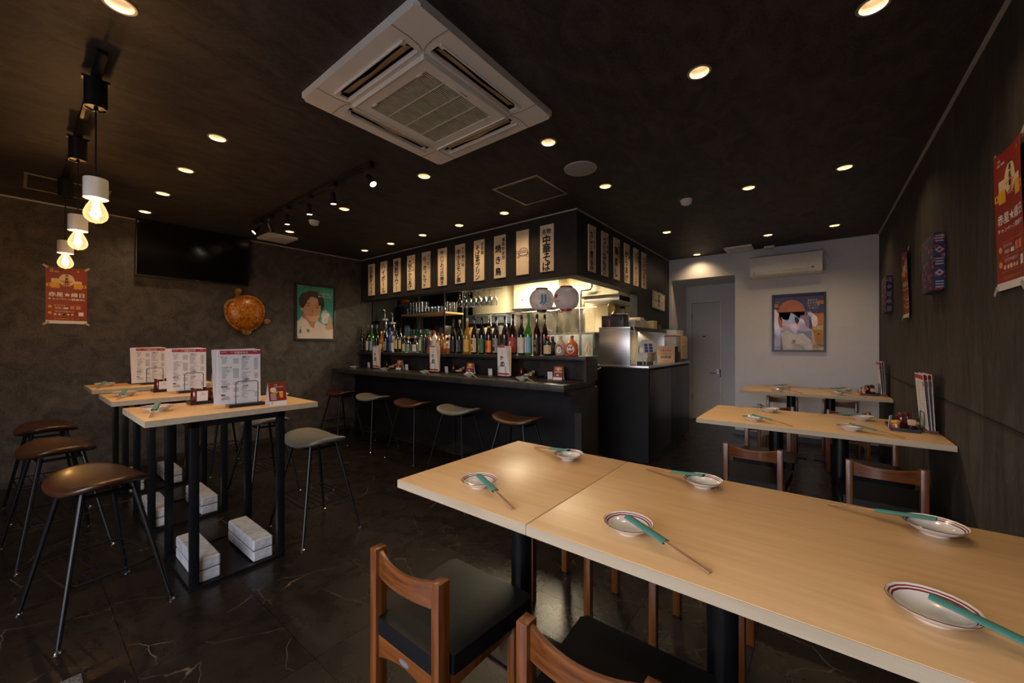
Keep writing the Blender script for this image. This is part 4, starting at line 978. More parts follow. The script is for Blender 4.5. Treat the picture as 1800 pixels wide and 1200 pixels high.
part('lavender_print', t, LAVP, lambda m: (m.rect(-.27, -.20, -.37, -.02, .0062), m.rect(.02, .12, -.12, .10, .0062), m.rect(-.16, -.02, -.2, -.06, .0062)), smooth=False)
part('orange_print', t, ORP, lambda m: (m.rect(.15, .272, -.34, .12, .0061), m.rect(-.27, -.225, .22, .27, .0061), m.rect(-.255, -.21, .285, .295, .0061), m.rect(.20, .272, .24, .29, .0061), m.rect(.10, .272, -.37, -.27, .0063)), smooth=False)
part('sleeve_print', t, SHP, lambda m: m.poly([(-.17, -.374), (-.19, -.15), (-.12, -.10), (-.02, -.16), (.05, -.14), (.14, -.24), (.16, -.374)], .0066), smooth=False)
part('mug_print', t, BEER, lambda m: (m.rect(.165, .262, -.215, -.10, .0070)), smooth=False)
part('foam_print', t, CREAMP, lambda m: (m.rect(.160, .266, -.10, -.045, .0070), m.rect(-.02-.10, .05, -.285, -.235, .0072)), smooth=False)
part('green_print', t, GRP, lambda m: m.disc(.215, -.315, .055, .026, .0070), smooth=False)
part('lettering', t, WHITEP, lambda m: (m.text('生きれば', .155, .300, .028, .0072, .10, .03), m.text('生きるほど', .165, .265, .028, .0072, .13, .03), m.text('ビールは', .170, .230, .028, .0072, .12, .03), m.text('うまい。', .165, .195, .028, .0072, .10, .03),
     m.text('生ビール', -.12, -.19, .024, .0074, .07, .03)), smooth=False)
part('beer_lettering', t, M('navy_print', (.02, .03, .14), .5), lambda m: (m.text('生', -.045, -.255, .05, .0074, bold=.05), m.rect(.21, .225, -.17, -.145, .0074)), smooth=False)
# bulged glossy film over the poster
def film(m):
    def f(u, v):
        a, b = 2*u-1, 2*v-1
        y = -.0110-.010*(1-a*a)*(1-b*b)-.0015*math.sin(9*a+2*b)*math.sin(5*b+1.3)-.002*math.exp(-((a+.62+.1*b)/.10)**2)
        return (-.273+.546*u, y, -.373+.746*v)
    m.sheet(f, 30, 36)
part('cover_film', t, G_POSTER, film, ang=180)

# ------------------------------------------------------------------ right wall cloth panels
def cloth(label, y, z, hw, hh):
    t = thing('fabric_panel', label, 'wall panel', (XR, y, z), -LW, 'patterned fabric panels')
    pat = bpy.data.materials.get('batik_print')
    if not pat:
        pat = bpy.data.materials.new('batik_print'); pat.use_nodes = True; n = pat.node_tree.nodes; l = pat.node_tree.links; b = n['Principled BSDF']; b.inputs['Roughness'].default_value = .8
        tcx = n.new('ShaderNodeTexCoord'); vo = n.new('ShaderNodeTexVoronoi'); vo.inputs['Scale'].default_value = 24; l.new(tcx.outputs['Object'], vo.inputs['Vector'])
        r_ = n.new('ShaderNodeValToRGB'); r_.color_ramp.interpolation = 'CONSTANT'; E_ = r_.color_ramp.elements
        E_[0].position = 0; E_[0].color = (.42, .28, .26, 1); E_[1].position = .15; E_[1].color = (.20, .015, .045, 1)
        for p_, c_ in ((.28, (.26, .16, .18, 1)), (.33, (.12, .015, .06, 1)), (.46, (.05, .025, .10, 1)), (.62, (.02, .05, .09, 1))):
            q = E_.new(p_); q.color = c_
        l.new(vo.outputs['Distance'], r_.inputs[0]); l.new(r_.outputs[0], b.inputs['Base Color'])
    part('canvas', t, pat, lambda m: m.box(-hw, hw, -.050, 0, -hh, hh, .004), ('cv', hw, hh))
    def side(m):
        n = 5
        for k in range(n):
            z_ = -hh+2*hh*(k+.5)/n
            if k % 2: m.poly([(-.020, z_), (0, z_+.020), (.020, z_), (0, z_-.020)])
            else:
                for q in (-.016, 0, .016): m.rect(-.017, .017, z_+q-.004, z_+q+.003)
    o = part('side_motif', t, CREAMP if False else M('pale_motif', (.42, .38, .36), .8), side, ('sm', hh), (hw+.0006, -.025, 0), (0, 0, math.pi/2), smooth=False)
    o = part('side_motif', t, M('maroon_motif', (.30, .015, .06), .8), lambda m: [m.disc(0, -hh+2*hh*(k+.5)/5, .008, off=.0004) for k in (1, 3)], ('sm2', hh), (hw+.0006, -.025, 0), (0, 0, math.pi/2), smooth=False)
cloth('larger-looking patterned fabric panel on right wall, nearer the camera', 3.585, 1.83, .17, .172)
cloth('patterned fabric panel on the right wall close to the white back wall', 5.66, 1.845, .18, .185)

# ------------------------------------------------------------------ place settings
def plate_mesh(m):
    sc_ = lambda t_, r: 1+.010*math.cos(18*t_)*(max(0, r-.045)/.025)
    prof = [(0, .004), (.026, .004), (.028, .0), (.031, .0), (.033, .005), (.050, .013), (.064, .024), (.0690, .0290), (.0705, .0305), (.0695, .0312),
            (.0655, .0285), (.0630, .0267), (.0605, .0248), (.0575, .0224), (.0545, .0202), (.0440, .0135), (.030, .0085), (0, .0075)]
    mats = [0, 0, 0, 0, 0, 0, 0, 2, 2, 0, 1, 0, 1, 0, 0, 0, 0]
    m.lathe(prof, 56, (0, 0, 0), mats, sc_)
def setting(where, x, y, z, ang, grp='place settings'):
    t = part('side_plate', None, [PORCE, RING, RIMD], plate_mesh, 'plate', (x, y, z), (0, 0, random.uniform(0, .4)), ang=60)
    t['label'] = 'small plate with red rings %s' % where; t['category'] = 'plate'; t['group'] = 'small ringed plates'
    c = thing('chopsticks', 'teal-sleeved chopsticks resting on plate %s' % where, 'chopsticks', (x, y, z), ang, 'sleeved chopsticks')
    sl = math.atan2(.036, .25)
    for s in (-1, 1):
        part('chopstick', c, CHOP, lambda m, s=s: m.tube([(.02, s*.0040, .0395), (.13, s*.0038, .0238), (.252, s*.0034, .0048)], .0034, 6, True, .0026), ('chop', s))
    def slv(m):
        def tube_(u, v):
            a = 2*PI*v; xx = -.004+.132*u; zz = .0415-xx*.1440
            w_ = .0145; return (xx, w_*math.cos(a), zz+.0052*math.sin(a)*(1-.3*math.cos(a)**2)+.001)
        m.sheet(tube_, 6, 14)
    part('paper_sleeve', c, SLEEVE, slv, 'sleeve', ang=180)
N_, FA = math.radians(-20), math.radians(164)
setting('at the left end of the nearest tables', -1.032, 1.109, TT, N_)
setting('at back corner of the small square table', -.94, 1.637, TT, FA)
setting('beside the joint between the two foreground tables', -.438, 1.112, TT, N_)
setting('at far edge of long table, behind the joint', -.35, 1.644, TT, FA)
setting('at far edge of long table near right wall', .268, 1.650, TT, FA)
setting('in the bottom right corner of the picture', .182, 1.137, TT, N_)
for nm, dy, ys in (('middle', 0, (3.285, 3.80)), ('farthest', 0, (5.50, 6.0))):
    setting('front left on the %s table' % nm, -.367, ys[0], TT, N_)
    setting('back left on the %s table' % nm, -.31, ys[1], TT, FA)
    setting('front right on the %s table' % nm, .165, ys[0]+.01, TT, N_)
    setting('back right on the %s table' % nm, .25, ys[1], TT, FA)
for (a, b), nm in zip(HTS, ('nearest', 'middle', 'farthest')):
    setting('at the near end of the %s high table' % nm, (a+b)/2-.02, .50, HT, math.radians(-16))
    setting('at the far end of the %s high table' % nm, (a+b)/2-.06, 1.14, HT, math.radians(160))
for x, w_ in zip((623, 676, 747, 825, 918), ('first', 'second', 'third', 'fourth', 'fifth')):
    setting('on the bar, %s from the left wall' % w_, PY(x, 650, 3.18).x, 3.18, CT, math.radians(-26))

# ------------------------------------------------------------------ menus, tent cards, condiments
def holder(lb, x, y, z, rz, tall=.15, W=.19):
    t = thing('menu_stand', lb, 'stand', (x, y, z), rz, 'wire menu stands')
    part('base', t, BLK, lambda m: m.box(-W/2, W/2, -.035, .035, 0, .018, .002), ('mhb', W))
    part('base_end', t, CHAIRWX, lambda m: (m.box(-W/2-.001, -W/2+.002, -.033, .033, .001, .017), m.box(W/2-.002, W/2+.001, -.033, .033, .001, .017)), ('mhe', W), smooth=False)
    w2 = W*.31
    for yy in (-.024, .024):
        part('wire_loop', t, BLK, lambda m: m.tube([(-w2, 0, .015), (-w2, 0, tall-.015), (-w2+.004, 0, tall-.004), (-w2+.015, 0, tall), (w2-.015, 0, tall), (w2-.004, 0, tall-.004), (w2, 0, tall-.015), (w2, 0, .015)], .0026, 6), ('mhw', W, tall), (0, yy, 0))
    return t
def drink_menu(lb, x, y, z, rz, lean=.03):
    """stack of B4 sheets, list page to the front"""
    t = thing('drinks_menu', lb, 'menu', (x, y, z), rz, 'drinks menus', rot=(lean, 0, rz)); t.scale = (.88, 1, .945)
    W, H_ = .257, .350
    part('sheet', t, PAPER, lambda m: m.box(-W/2, W/2, -.001, .001, 0, H_), 'dm1', smooth=False)
    part('back_sheet', t, PAPER, lambda m: m.box(-W/2, W/2, .0, .002, 0, H_), 'dm2', (-.020, .006, .002), (0, -.035, .04), smooth=False)
    part('back_sheet', t, PAPER, lambda m: m.box(-W/2, W/2, .0, .002, 0, H_), 'dm2', (-.012, .012, .001), (-.01, -.01, -.05), smooth=False)
    part('tab_print', t, REDP, lambda m: (m.rect(-W/2+.010, -W/2+.030, .285, .322, .0), m.rect(-W/2+.010, -W/2+.030, .328, .334, .0)), 'dm3', (-.024, .0045, .002), (0, -.035, .0), smooth=False)
    part('title_band', t, REDP, lambda m: m.rect(-W/2+.014, W/2, .318, .342, .0016), 'dm4', smooth=False)
    part('title_lettering', t, WHITEP, lambda m: (m.text('お飲みもの', .010, .330, .0165, .0022, bold=.03), m.rect(-.11, -.075, .331, .333, .0021), m.rect(-.055, -.03, .331, .333, .0021), m.rect(.085, .105, .333, .335, .0021)), 'dm5', smooth=False)
    def txt(m):
        rnd_ = random.Random(4)
        for s, z0, n in (('ビール', .300, 5), ('ハイボール', .235, 9), ('ワイン', .148, 3), ('果実酒', .112, 4), ('焼酎', .060, 1), ('カクテル', .034, 0)):
            m.text(s, -.112+.007*len(s), z0, .0125, .0018, bold=.05)
        for s, z0, n in (('檸檬サワー', .300, 11), ('チューハイ', .199, 5), ('お湯割り', .153, 2), ('日本酒', .112, 3), ('ソフトドリンク', .075, 4)):
            m.text(s, .020+.0045*len(s), z0, .0110, .0018, bold=.04)
    part('lettering', t, INK, txt, 'dm6', smooth=False)
    def lines(m):
        rnd_ = random.Random(4)
        for z0, n in ((.300, 5), (.235, 9), (.148, 3), (.112, 4), (.060, 2)):
            for k in range(n):
                zz = z0-.0115-.0073*k; m.rect(-.104, -.104+rnd_.uniform(.018, .05), zz, zz+.0022, .0018)
                m.rect(-.040, -.006, zz, zz+.0024, .0018)
        for z0, n in ((.300, 11), (.199, 5), (.153, 3), (.112, 3), (.075, 5)):
            for k in range(n):
                zz = z0-.0105-.0073*k; m.rect(.010, .010+rnd_.uniform(.018, .05), zz, zz+.0020, .0018)
                if n > 3: m.rect(.088, .112, zz, zz+.0024, .0018)
    o = part('small_print', t, INKG, lines, 'dm7', smooth=False); o['kind'] = 'stuff'
    return t
def tall_menu(lb, x, y, z, rz):
    t = thing('bar_menu', lb, 'menu', (x, y, z), rz, 'bar menus', rot=(-.02, 0, rz)); t.scale = (1.28, 1, 1.34)
    part('sheet', t, PAPER, lambda m: m.prism([(-.062, 0), (.070, 0), (.030, .245), (-.072, .245)], .002, lambda a, b, q: (a, -.001-q, b)), 'tm1', smooth=False)
    part('back_sheet', t, PAPERB, lambda m: m.prism([(-.055, .004), (.080, .004), (.080, .245), (-.055, .245)], .006, lambda a, b, q: (a, .001+q, b)), 'tm2', smooth=False)
    part('red_band', t, REDP, lambda m: (m.poly([(-.072, .232), (.012, .232), (.010, .243), (-.072, .243)], .0036), m.poly([(-.060, .008), (.066, .008), (.064, .022), (-.061, .022)], .0036)), 'tm3', smooth=False)
    part('brush_lettering', t, INK, lambda m: (m.text('か', -.020, .148, .040, .0038, bold=.09), m.text('め', -.012, .098, .052, .0038, bold=.09), m.rect(-.025, -.010, .186, .189, .0038), m.rect(-.022, -.012, .178, .180, .0038), m.rect(-.024, -.012, .196, .198, .0038)), 'tm4', smooth=False)
    part('price_column', t, TANP, lambda m: [m.rect(.046, .072, .20-.011*k, .204-.011*k, .0004) for k in range(16)], 'tm5', smooth=False)
    return t
def tent_card(lb, x, y, z, rz, lager=False):
    t = thing('tent_card', lb, 'card', (x, y, z), rz, 'red tent cards')
    W, H_, D = .100, .138, .036
    fr = lambda a, b, off: (a, -D*(1-b/H_)-off, b)
    part('front_leaf', t, PAPER, lambda m: m.prism([(-W/2, 0), (W/2, 0), (W/2, H_), (-W/2, H_)], .001, lambda a, b, q: (a, -D*(1-b/H_)+q, b)), 'tc1', smooth=False)
    part('back_leaf', t, PAPER, lambda m: m.prism([(-W/2, 0), (W/2, 0), (W/2, H_), (-W/2, H_)], .001, lambda a, b, q: (a, D*(1-b/H_)+q, b)), 'tc2', smooth=False)
    def q_(m, pts, off): m._f([m.bm.verts.new(fr(a, b, off)) for a, b in pts])
    part('red_print', t, POSTR, lambda m: q_(m, [(-W/2, .026), (W/2, .026), (W/2, H_), (-W/2, H_)], .0008), 'tc3', smooth=False)
    if lager:
        part('beer_print', t, BEER, lambda m: (q_(m, [(.012, .045), (.030, .045), (.032, .075), (.010, .075)], .0012), q_(m, [(-.025, .052+.02), (-.008, .085), (.01, .083), (-.01, .068)], .0012)), 'tc4', smooth=False)
        part('pale_print', t, CREAMP, lambda m: (q_(m, [(-.022+.018*math.cos(k*PI/8), .094+.016*math.sin(k*PI/8)) for k in range(16)], .0012), q_(m, [(.010, .075), (.032, .075), (.032, .082), (.010, .082)], .0013)), 'tc5', smooth=False)
        part('white_lettering', t, WHITEP, lambda m: (m.text('今宵、', -.005, .124, .010, bold=.03, fn=lambda a, b: fr(a, b, .0014)), m.text('赤星で乾杯。', .012, .111, .010, bold=.03, fn=lambda a, b: fr(a, b, .0014)), [q_(m, [(-.040, .07-.006*k), (-.008, .07-.006*k), (-.008, .072-.006*k), (-.040, .072-.006*k)], .0012) for k in range(7)]), 'tc6', smooth=False)
    else:
        part('gold_print', t, BEER, lambda m: (q_(m, [(-.022+.016*math.cos(k*PI/8), .112+.015*math.sin(k*PI/8)) for k in range(16)], .0012), q_(m, [(.022+.016*math.cos(k*PI/8), .112+.015*math.sin(k*PI/8)) for k in range(16)], .0012)), 'tc7', smooth=False)
        part('pale_print', t, CREAMP, lambda m: q_(m, [(.012*math.cos(k*PI/8), .108+.022*math.sin(k*PI/8)) for k in range(16)], .0016), 'tc8', smooth=False)
        part('white_lettering', t, WHITEP, lambda m: (m.text('赤星★縁日', 0, .080, .016, bold=.04, width=.082, fn=lambda a, b: fr(a, b, .0014)), q_(m, [(-.02, .045), (.005, .038), (.012, .052), (-.01, .055)], .0012)), 'tc9', smooth=False)
    part('gold_dot', t, GOLDP, lambda m: q_(m, [(-.036+.005*math.cos(k*PI/6), .013+.005*math.sin(k*PI/6)) for k in range(12)], .0012), 'tc10', smooth=False)
    return t
def order_card(lb, x, y, z, rz, txt='B1', s=1):
    t = thing('order_card', lb, 'card', (x, y, z), rz, 'small white order cards', rot=(.08, 0, rz))
    part('card', t, PAPER, lambda m: m.box(-.028, .028, -.0015, .0015, 0, .078, .001), 'oc1', smooth=False)
    part('lettering', t, INK, lambda m: (m.text(txt, 0, .064, .009, .0020, bold=.04), m.rect(-.014, .014, .054, .0555, .0020)), ('oc2', txt), smooth=False)
    return t
SAUCE = M('dark_red_bottle', (.085, .008, .006), .15, 0, .1, coat=.4)
def sauce(lb, x, y, z, rz=0):
    t = thing('sauce_bottle', lb, 'bottle', (x, y, z), rz, 'dark red sauce bottles')
    part('body', t, SAUCE, lambda m: m.lathe([(0, 0), (.026, 0), (.028, .004), (.028, .062), (.025, .072)], 20), 'sb1')
    part('cap', t, SAUCE, lambda m: m.lathe([(.0255, .072), (.0262, .074), (.0262, .088), (.022, .092), (0, .093)], 20), 'sb2')
    part('spout', t, SAUCE, lambda m: m.blob((0, -.020, .094), (.007, .012, .005), 10, 6), 'sb3')
    return t
def spice(lb, x, y, z):
    t = thing('spice_jar', lb, 'jar', (x, y, z), 0, 'small spice jars')
    part('jar', t, M('spice_label', (.50, .10, .03), .35, 0, .6, 60), lambda m: m.lathe([(0, 0), (.020, 0), (.021, .003), (.021, .034), (.019, .040)], 18), 'sp1')
    part('lid', t, M('yellow_gold_lid', (.66, .50, .06), .25, .3), lambda m: m.lathe([(.0215, .040), (.0225, .042), (.0225, .054), (.020, .056), (0, .056)], 18), 'sp2')
    part('label_stripe', t, WHITEP, lambda m: m.poly([(-.004, .006), (.004, .006), (.004, .034), (-.004, .034)], .0215), 'sp3', smooth=False)
def picks(lb, x, y, z, packets=False):
    t = thing('toothpick_holder', lb, 'holder', (x, y, z), 0, 'toothpick holders')
    part('cup', t, BLK, lambda m: m.lathe([(0, 0), (.019, 0), (.020, .003), (.021, .035), (.019, .035), (.018, .006), (0, .005)], 18), 'tp1')
    rn = random.Random(5)
    for k in range(9):
        a = rn.uniform(0, 6.28); r = rn.uniform(.002, .013); a2 = rn.uniform(-.16, .16); 
        if packets: part('packet', t, M('pink_paper', (.62, .40, .28), .6), lambda m: m.box(-.007, .007, -.0015, .0015, 0, .062), 'tp3', (r*math.cos(a)*.7, r*math.sin(a)*.5, .007), (a2, a2*.8, a2), smooth=False)
        else: part('toothpick', t, M('white_pick_wrap', (.62, .58, .50), .6), lambda m: m.box(-.0035, .0035, -.001, .001, 0, .060), 'tp2', (r*math.cos(a), r*math.sin(a), .007), (a2, a2*.7, a), smooth=False)
def dish(lb, x, y, z):
    t = thing('small_ashtray', lb, 'dish', (x, y, z), 0, 'small cream dishes')
    part('bowl', t, M('cream_glaze', (.60, .53, .38), .3, 0, .05, coat=.3), lambda m: m.lathe([(0, .0), (.030, .0), (.036, .010), (.036, .028), (.030, .031), (.026, .026), (.024, .012), (0, .010)], 24), 'ds1')
    part('spoon', t, M('cream_glaze', (.60, .53, .38)), lambda m: m.tube([(-.01, 0, .014), (.02, -.01, .030), (.045, -.015, .042)], .004, 8), 'ds2')
def tray(lb, x, y, z, rz, w_=.25, d_=.11):
    t = thing('condiment_tray', lb, 'tray', (x, y, z), rz, 'black condiment trays')
    part('floor', t, BLK, lambda m: m.box(-w_/2, w_/2, -d_/2, d_/2, 0, .006, .002), ('tr1', w_, d_))
    part('rim', t, BLK, lambda m: m.holed([(-w_/2, -d_/2), (w_/2, -d_/2), (w_/2, d_/2), (-w_/2, d_/2)], [[(-w_/2+.005, -d_/2+.005), (w_/2-.005, -d_/2+.005), (w_/2-.005, d_/2-.005), (-w_/2+.005, d_/2-.005)]], lambda a, b, q: (a, b, .005+q), .016), ('tr2', w_, d_), smooth=False)
    return t
R90 = math.radians(90)
for (a, b), nm, my, mx_ in zip(HTS, ('nearest', 'middle', 'farthest'), (.855, .85, .80), (-2.80, -3.925, -5.02)):
    holder('black wire menu stand on the %s high table' % nm, mx_+.018, my+.025, HT, R90, .155)
    drink_menu('tall paper drinks menu standing on the %s high table' % nm, mx_, my, HT+.0185, R90, -.02)
    tx_ = a+.125
    tray('black condiment tray behind the menu on the %s high table' % nm, tx_, .80, HT, R90)
    sauce('dark red sauce bottle, left of two on the %s high table' % nm, tx_+.010, .712, HT+.0065)
    sauce('dark red sauce bottle, right of two on the %s high table' % nm, tx_-.004, .775, HT+.0065, .4)
    order_card('white order card leaning on the sauce bottles of the %s high table' % nm, tx_+.047, .735, HT+.0065, R90)
    dish('cream dish on the tray of the %s high table' % nm, tx_, .86, HT+.0065)
    spice('spice jar on the tray of the %s high table' % nm, tx_+.02, .905, HT+.0065)
tent_card('red tent card with a beer glass on the nearest high table', -2.695, 1.02, HT, R90, True)
tent_card('red tent card on the farthest high table beside its menu', -5.03, .99, HT, R90)
tent_card('red tent card on the middle high table, hidden behind the nearest menu', -3.96, 1.06, HT, R90)
for nm, ty in (('middle', 3.47), ('farthest', 5.66)):
    tray('black condiment tray at the wall end of the %s table' % nm, .435, ty+.10, TT, R90, .26, .14)
    sauce('dark red sauce bottle, front one on the %s table tray' % nm, .435, ty+.135, TT+.0065)
    sauce('dark red sauce bottle, rear one on the %s table tray' % nm, .470, ty+.190, TT+.0065)
    spice('gold-lidded spice jar at the front of the %s table tray' % nm, .395, ty+.02, TT+.0065)
    picks('black cup of pink packets on the %s table tray' % nm, .465, ty+.02, TT+.0065, True)
    order_card('white order card standing in the %s table tray' % nm, .372, ty+.075, TT+.0065, 1.25)
    t = holder('black menu stand by the wall on the %s table' % nm, .552, ty+.12, TT, R90, .12, .20)
    t['label'] = 'black wire menu stand at the wall end of the %s table' % nm
    for k, (dx, ln, dz) in enumerate(((-.014, -.075, 0), (.0, -.060, .0), (.013, -.045, .0))):
        t = thing('drinks_menu', 'paper drinks menu leaning in the %s table stand, %s one' % (nm, ('left', 'middle', 'right')[k]), 'menu', (.552+dx, ty+.12, TT+.019), R90, 'drinks menus', rot=(-ln if False else ln, 0, R90))
        part('sheet', t, PAPER, lambda m: m.box(-.128, .128, -.001, .001, 0, .345), 'wm1', smooth=False)
        part('red_band', t, REDP, lambda m: (m.box(-.126, .126, -.0016, .0016, .312, .338), m.box(-.126, -.10, -.0016, .0016, .27, .30)), 'wm2', smooth=False)
        o = part('small_print', t, INKG, lambda m: [m.box(-.115+.12*c_, -.115+.12*c_+.07, -.0016, .0016, .29-.0125*k2, .293-.0125*k2) for k2 in range(22) for c_ in (0, 1)], 'wm3', smooth=False); o['kind'] = 'stuff'
# bar counter line-up
CB = 3.50
def bx(x, Y=CB): return PY(x, 660, Y).x
MN = ('first', 'second', 'third')
for i, x in enumerate((660, 762, 884)):
    holder('black wire stand of the %s bar menu from the left' % MN[i], bx(x, 3.33), 3.335, CT, 0, .125, .16)
    tall_menu('narrow white bar menu with brush lettering, %s from the left' % MN[i], bx(x, 3.33)+.003, 3.337, CT+.0185, 0)
for i, x in enumerate((648.5, 715, 785, 862, 967)):
    order_card('small white card on the bar, %s from the left wall' % ORD[i], bx(x, 3.47), 3.47, CT, .1 if x < 960 else .2, 'C%d' % (i+1))
for i, (s_, d_, p_) in enumerate(((680.5, 686.5, 692.5), (797.5, 804.5, 811), (917, 925.5, 934))):
    nm = MN[i]
    tray('small black tray, %s along the bar' % nm, (bx(s_)+bx(p_)+.05)/2, 3.53, CT, 0, abs(bx(p_)-bx(s_))+.14, .12)
    z = CT+.0065
    sauce('dark red sauce bottle on the %s bar tray' % nm, bx(s_, 3.53), 3.53, z)
    dish('cream dish on the %s bar tray' % nm, bx(d_, 3.505), 3.515, z)
    spice('spice jar on the %s bar tray' % nm, bx(p_, 3.50), 3.50, z)
    picks('toothpick cup on the %s bar tray' % nm, bx(p_+4, 3.55), 3.55, z)
for i, x in enumerate((703, 827, 982)):
    tent_card('red tent card on the bar, %s from the left' % MN[i], bx(x, 3.48), 3.48, CT, .18)

# ------------------------------------------------------------------ bottles
def wrap(m, r, z0, z1, a0=-1.5, a1=1.5, n=14):
    g = [[m.bm.verts.new((r*math.sin(a0+(a1-a0)*i/n), -r*math.cos(a0+(a1-a0)*i/n), z)) for z in (z0, z1)] for i in range(n+1)]
    for i in range(n): m._f([g[i][0], g[i+1][0], g[i+1][1], g[i][1]])
BOT = {'sake': (.50, .74, .30), 'wine': (.62, .78, .34), 'squat': (.58, .74, .34), 'tall': (.70, .82, .38), 'flask': (.50, .70, .30)}
def bottle(lb, x, ytop, wpx, kind, glass, cap, label=None, txt=None, tcol=None, Y=3.55, neck=None, lz=(.06, .40), medal=None, z0=1.21, capcol=None, extra=None):
    P0 = PY(x, 600, Y)
    if P0.x < -5.805: Y = Y*5.805/-P0.x; P0 = PY(x, 600, Y)
    top = PY(x, ytop, Y).z; h = top-z0; dist = P0.x*F.x+P0.y*F.y
    r = wpx*dist/685/2*1.13
    s0, s1, nk = BOT[kind]; rn_ = max(.011, r*nk)
    t = thing('bottle', lb, 'bottle', (P0.x, Y, z0), -math.atan2(P0.x, Y)*-.45, 'bottles on the bar shelf')
    part('glass', t, glass, lambda m: m.lathe([(0, .004), (r*.90, 0), (r, .008), (r, h*s0), (r*.97, h*(s0+.03)), (r*.72, h*(s0*.45+s1*.55)), (rn_*1.12, h*s1), (rn_, h*(s1+.04)), (rn_*.95, h*.955), (0, h*.955)], 20), None, ang=60)
    part('cap', t, cap, lambda m: m.lathe([(rn_*1.02, h*.90), (rn_*1.12, h*.905), (rn_*1.12, h*.99), (rn_*.9, h), (0, h)], 16))
    if label:
        la, lb_ = lz
        lp = part('label', t, label, lambda m: wrap(m, r+.0008, h*la, h*lb_), smooth=True)
        if txt:
            n_ = len(txt); sz = min(r*1.0, h*(lb_-la)/n_*.85)
            def tf(m):
                for k, ch in enumerate(txt):
                    zc = h*lb_-(h*(lb_-la))*(k+.5)/n_
                    m.text(ch, 0, zc, sz*1.25, bold=.08, sub=True, fn=lambda a, b: ((r+.0016)*math.sin(a/r), -(r+.0016)*math.cos(a/r), b))
            part('lettering', t, tcol or INK, tf, smooth=False)
    if neck: part('neck_label', t, neck, lambda m: wrap(m, rn_*1.7 if kind == 'sake' else rn_*1.2, h*.66, h*.74))
    if medal: part('medallion', t, medal, lambda m: [m._f([m.bm.verts.new(((r*.97)*math.sin(a_*1.0), -(r*1.00)*math.cos(a_), h*.49+rr_)) for a_, rr_ in [(.55*math.cos(q*PI/8), .024*math.sin(q*PI/8)) for q in range(16)]])], smooth=False)
    if extra: extra(t, r, h)
    return t
DKB = M('black_label', (.012, .012, .014), .5); WL = M('white_label', (.62, .60, .56), .55); CL = M('cream_label', (.60, .48, .28), .55, 0, .1, 30); GLD = M('gold_foil', (.62, .40, .12), .3, .7)
BLL = M('sky_label', (.22, .40, .62), .5); GNL = M('deep_green_label', (.04, .16, .09), .5); ORL = M('orange_label', (.80, .27, .03), .5); RDL = M('red_label', (.42, .025, .03), .5); GYL = M('grey_label', (.26, .27, .28), .5)
SIL = M('silver_foil', (.50, .52, .55), .3, .6); REDC = M('red_cap', (.50, .03, .03), .3); ORC = M('orange_cap', (.70, .30, .06), .4); YLL = M('yellow_label', (.72, .40, .04), .5); YGC = M('lime_cap', (.45, .65, .12), .4)
LEAF = M('pale_green_print', (.50, .52, .16), .5); NVL = M('navy_label', (.02, .04, .16), .45)
B = bottle
B('black sake bottle with white brushwork label, first from left wall', 637.5, 571, 7, 'sake', G_BROWN, INKG, DKB, '不二', WHITEP)
B('dark sake bottle with black and white label, second from left wall', 647.2, 571, 7, 'sake', G_BROWN, INKG, WL, '不二', INK)
B('green sake bottle with half white half blue label near left wall', 654, 571, 8, 'sake', G_GREEN, SIL, BLL)
B('black bottle with dark label behind the first bar menu', 662.5, 571, 8, 'sake', G_BLACK, INKG, DKB)
B('orange plum liqueur bottle near the left end of shelf', 670.5, 582, 7.5, 'squat', G_AMB, ORC, WL, None, None, lz=(.15, .38))
B('black bottle with blue-grey label beside the blue bottle', 678.5, 571, 8, 'sake', G_BLACK, INKG, GYL, '黒', WHITEP)
B('slim cobalt blue bottle left of the clear gin', 685.5, 576, 6, 'tall', G_BLUE, M('blue_cap', (.02, .06, .35), .3), NVL)
B('small clear gin bottle with white and red label', 691, 592, 6.5, 'squat', G_CLEAR, WL, WL, None, None, Y=3.50, lz=(.12, .62))
B('wine bottle with cream label, left of a pair', 697.5, 581, 6.5, 'wine', G_DKGRN, M('dark_green_cap', (.02, .05, .02), .4), CL, None, None, lz=(.16, .55))
B('wine bottle with cream label, right of a pair', 704, 576, 6.5, 'wine', G_DKGRN, INK, CL, None, None, lz=(.15, .50))
B('short clear bottle with cream label', 710.8, 590, 6.5, 'squat', G_CLEAR, SIL, CL, None, None, lz=(.1, .5))
B('short clear bottle with green and blue label and orange stopper', 718.2, 592, 9, 'squat', G_CLEAR, ORC, M('green_hill_label', (.10, .30, .14), .5, 0, .8, 40, col2=(.20, .28, .50)), None, None, lz=(.08, .5))
B('squat clear spirit bottle with white label and pourer', 730, 590, 10, 'flask', G_CLEAR, SIL, WL, None, None, lz=(.08, .48))
B('tall clear bottle with pale green tint left of black bottle', 739.5, 581, 6, 'tall', glassy('pale_green_glass', (.80, .90, .78), fac=.2), SIL, M('pale_green_label', (.42, .50, .40), .5), None, None, lz=(.1, .6))
B('slim black bottle before the blue and orange flask', 746.3, 578, 6.5, 'wine', G_BLACK, INK, DKB, None, None)
B('small blue and orange whisky bottle behind second menu', 755, 583, 7.5, 'squat', G_AMB, M('teal_cap', (.05, .25, .40), .3), NVL, None, None, lz=(.3, .62))
B('square white bottle with red cap behind second menu', 764.3, 582, 9, 'tall', M('milk_glass', (.62, .60, .56), .3), REDC, WL, '喜', REDP)
B('yellow-green bottle with dark blue cap behind second menu', 770.5, 584, 7, 'squat', G_YEL, NVL, WL, None, None, lz=(.2, .5))
B('amber bottle half hidden right of second menu', 777.3, 586, 6.5, 'tall', G_AMB, ORC, None)
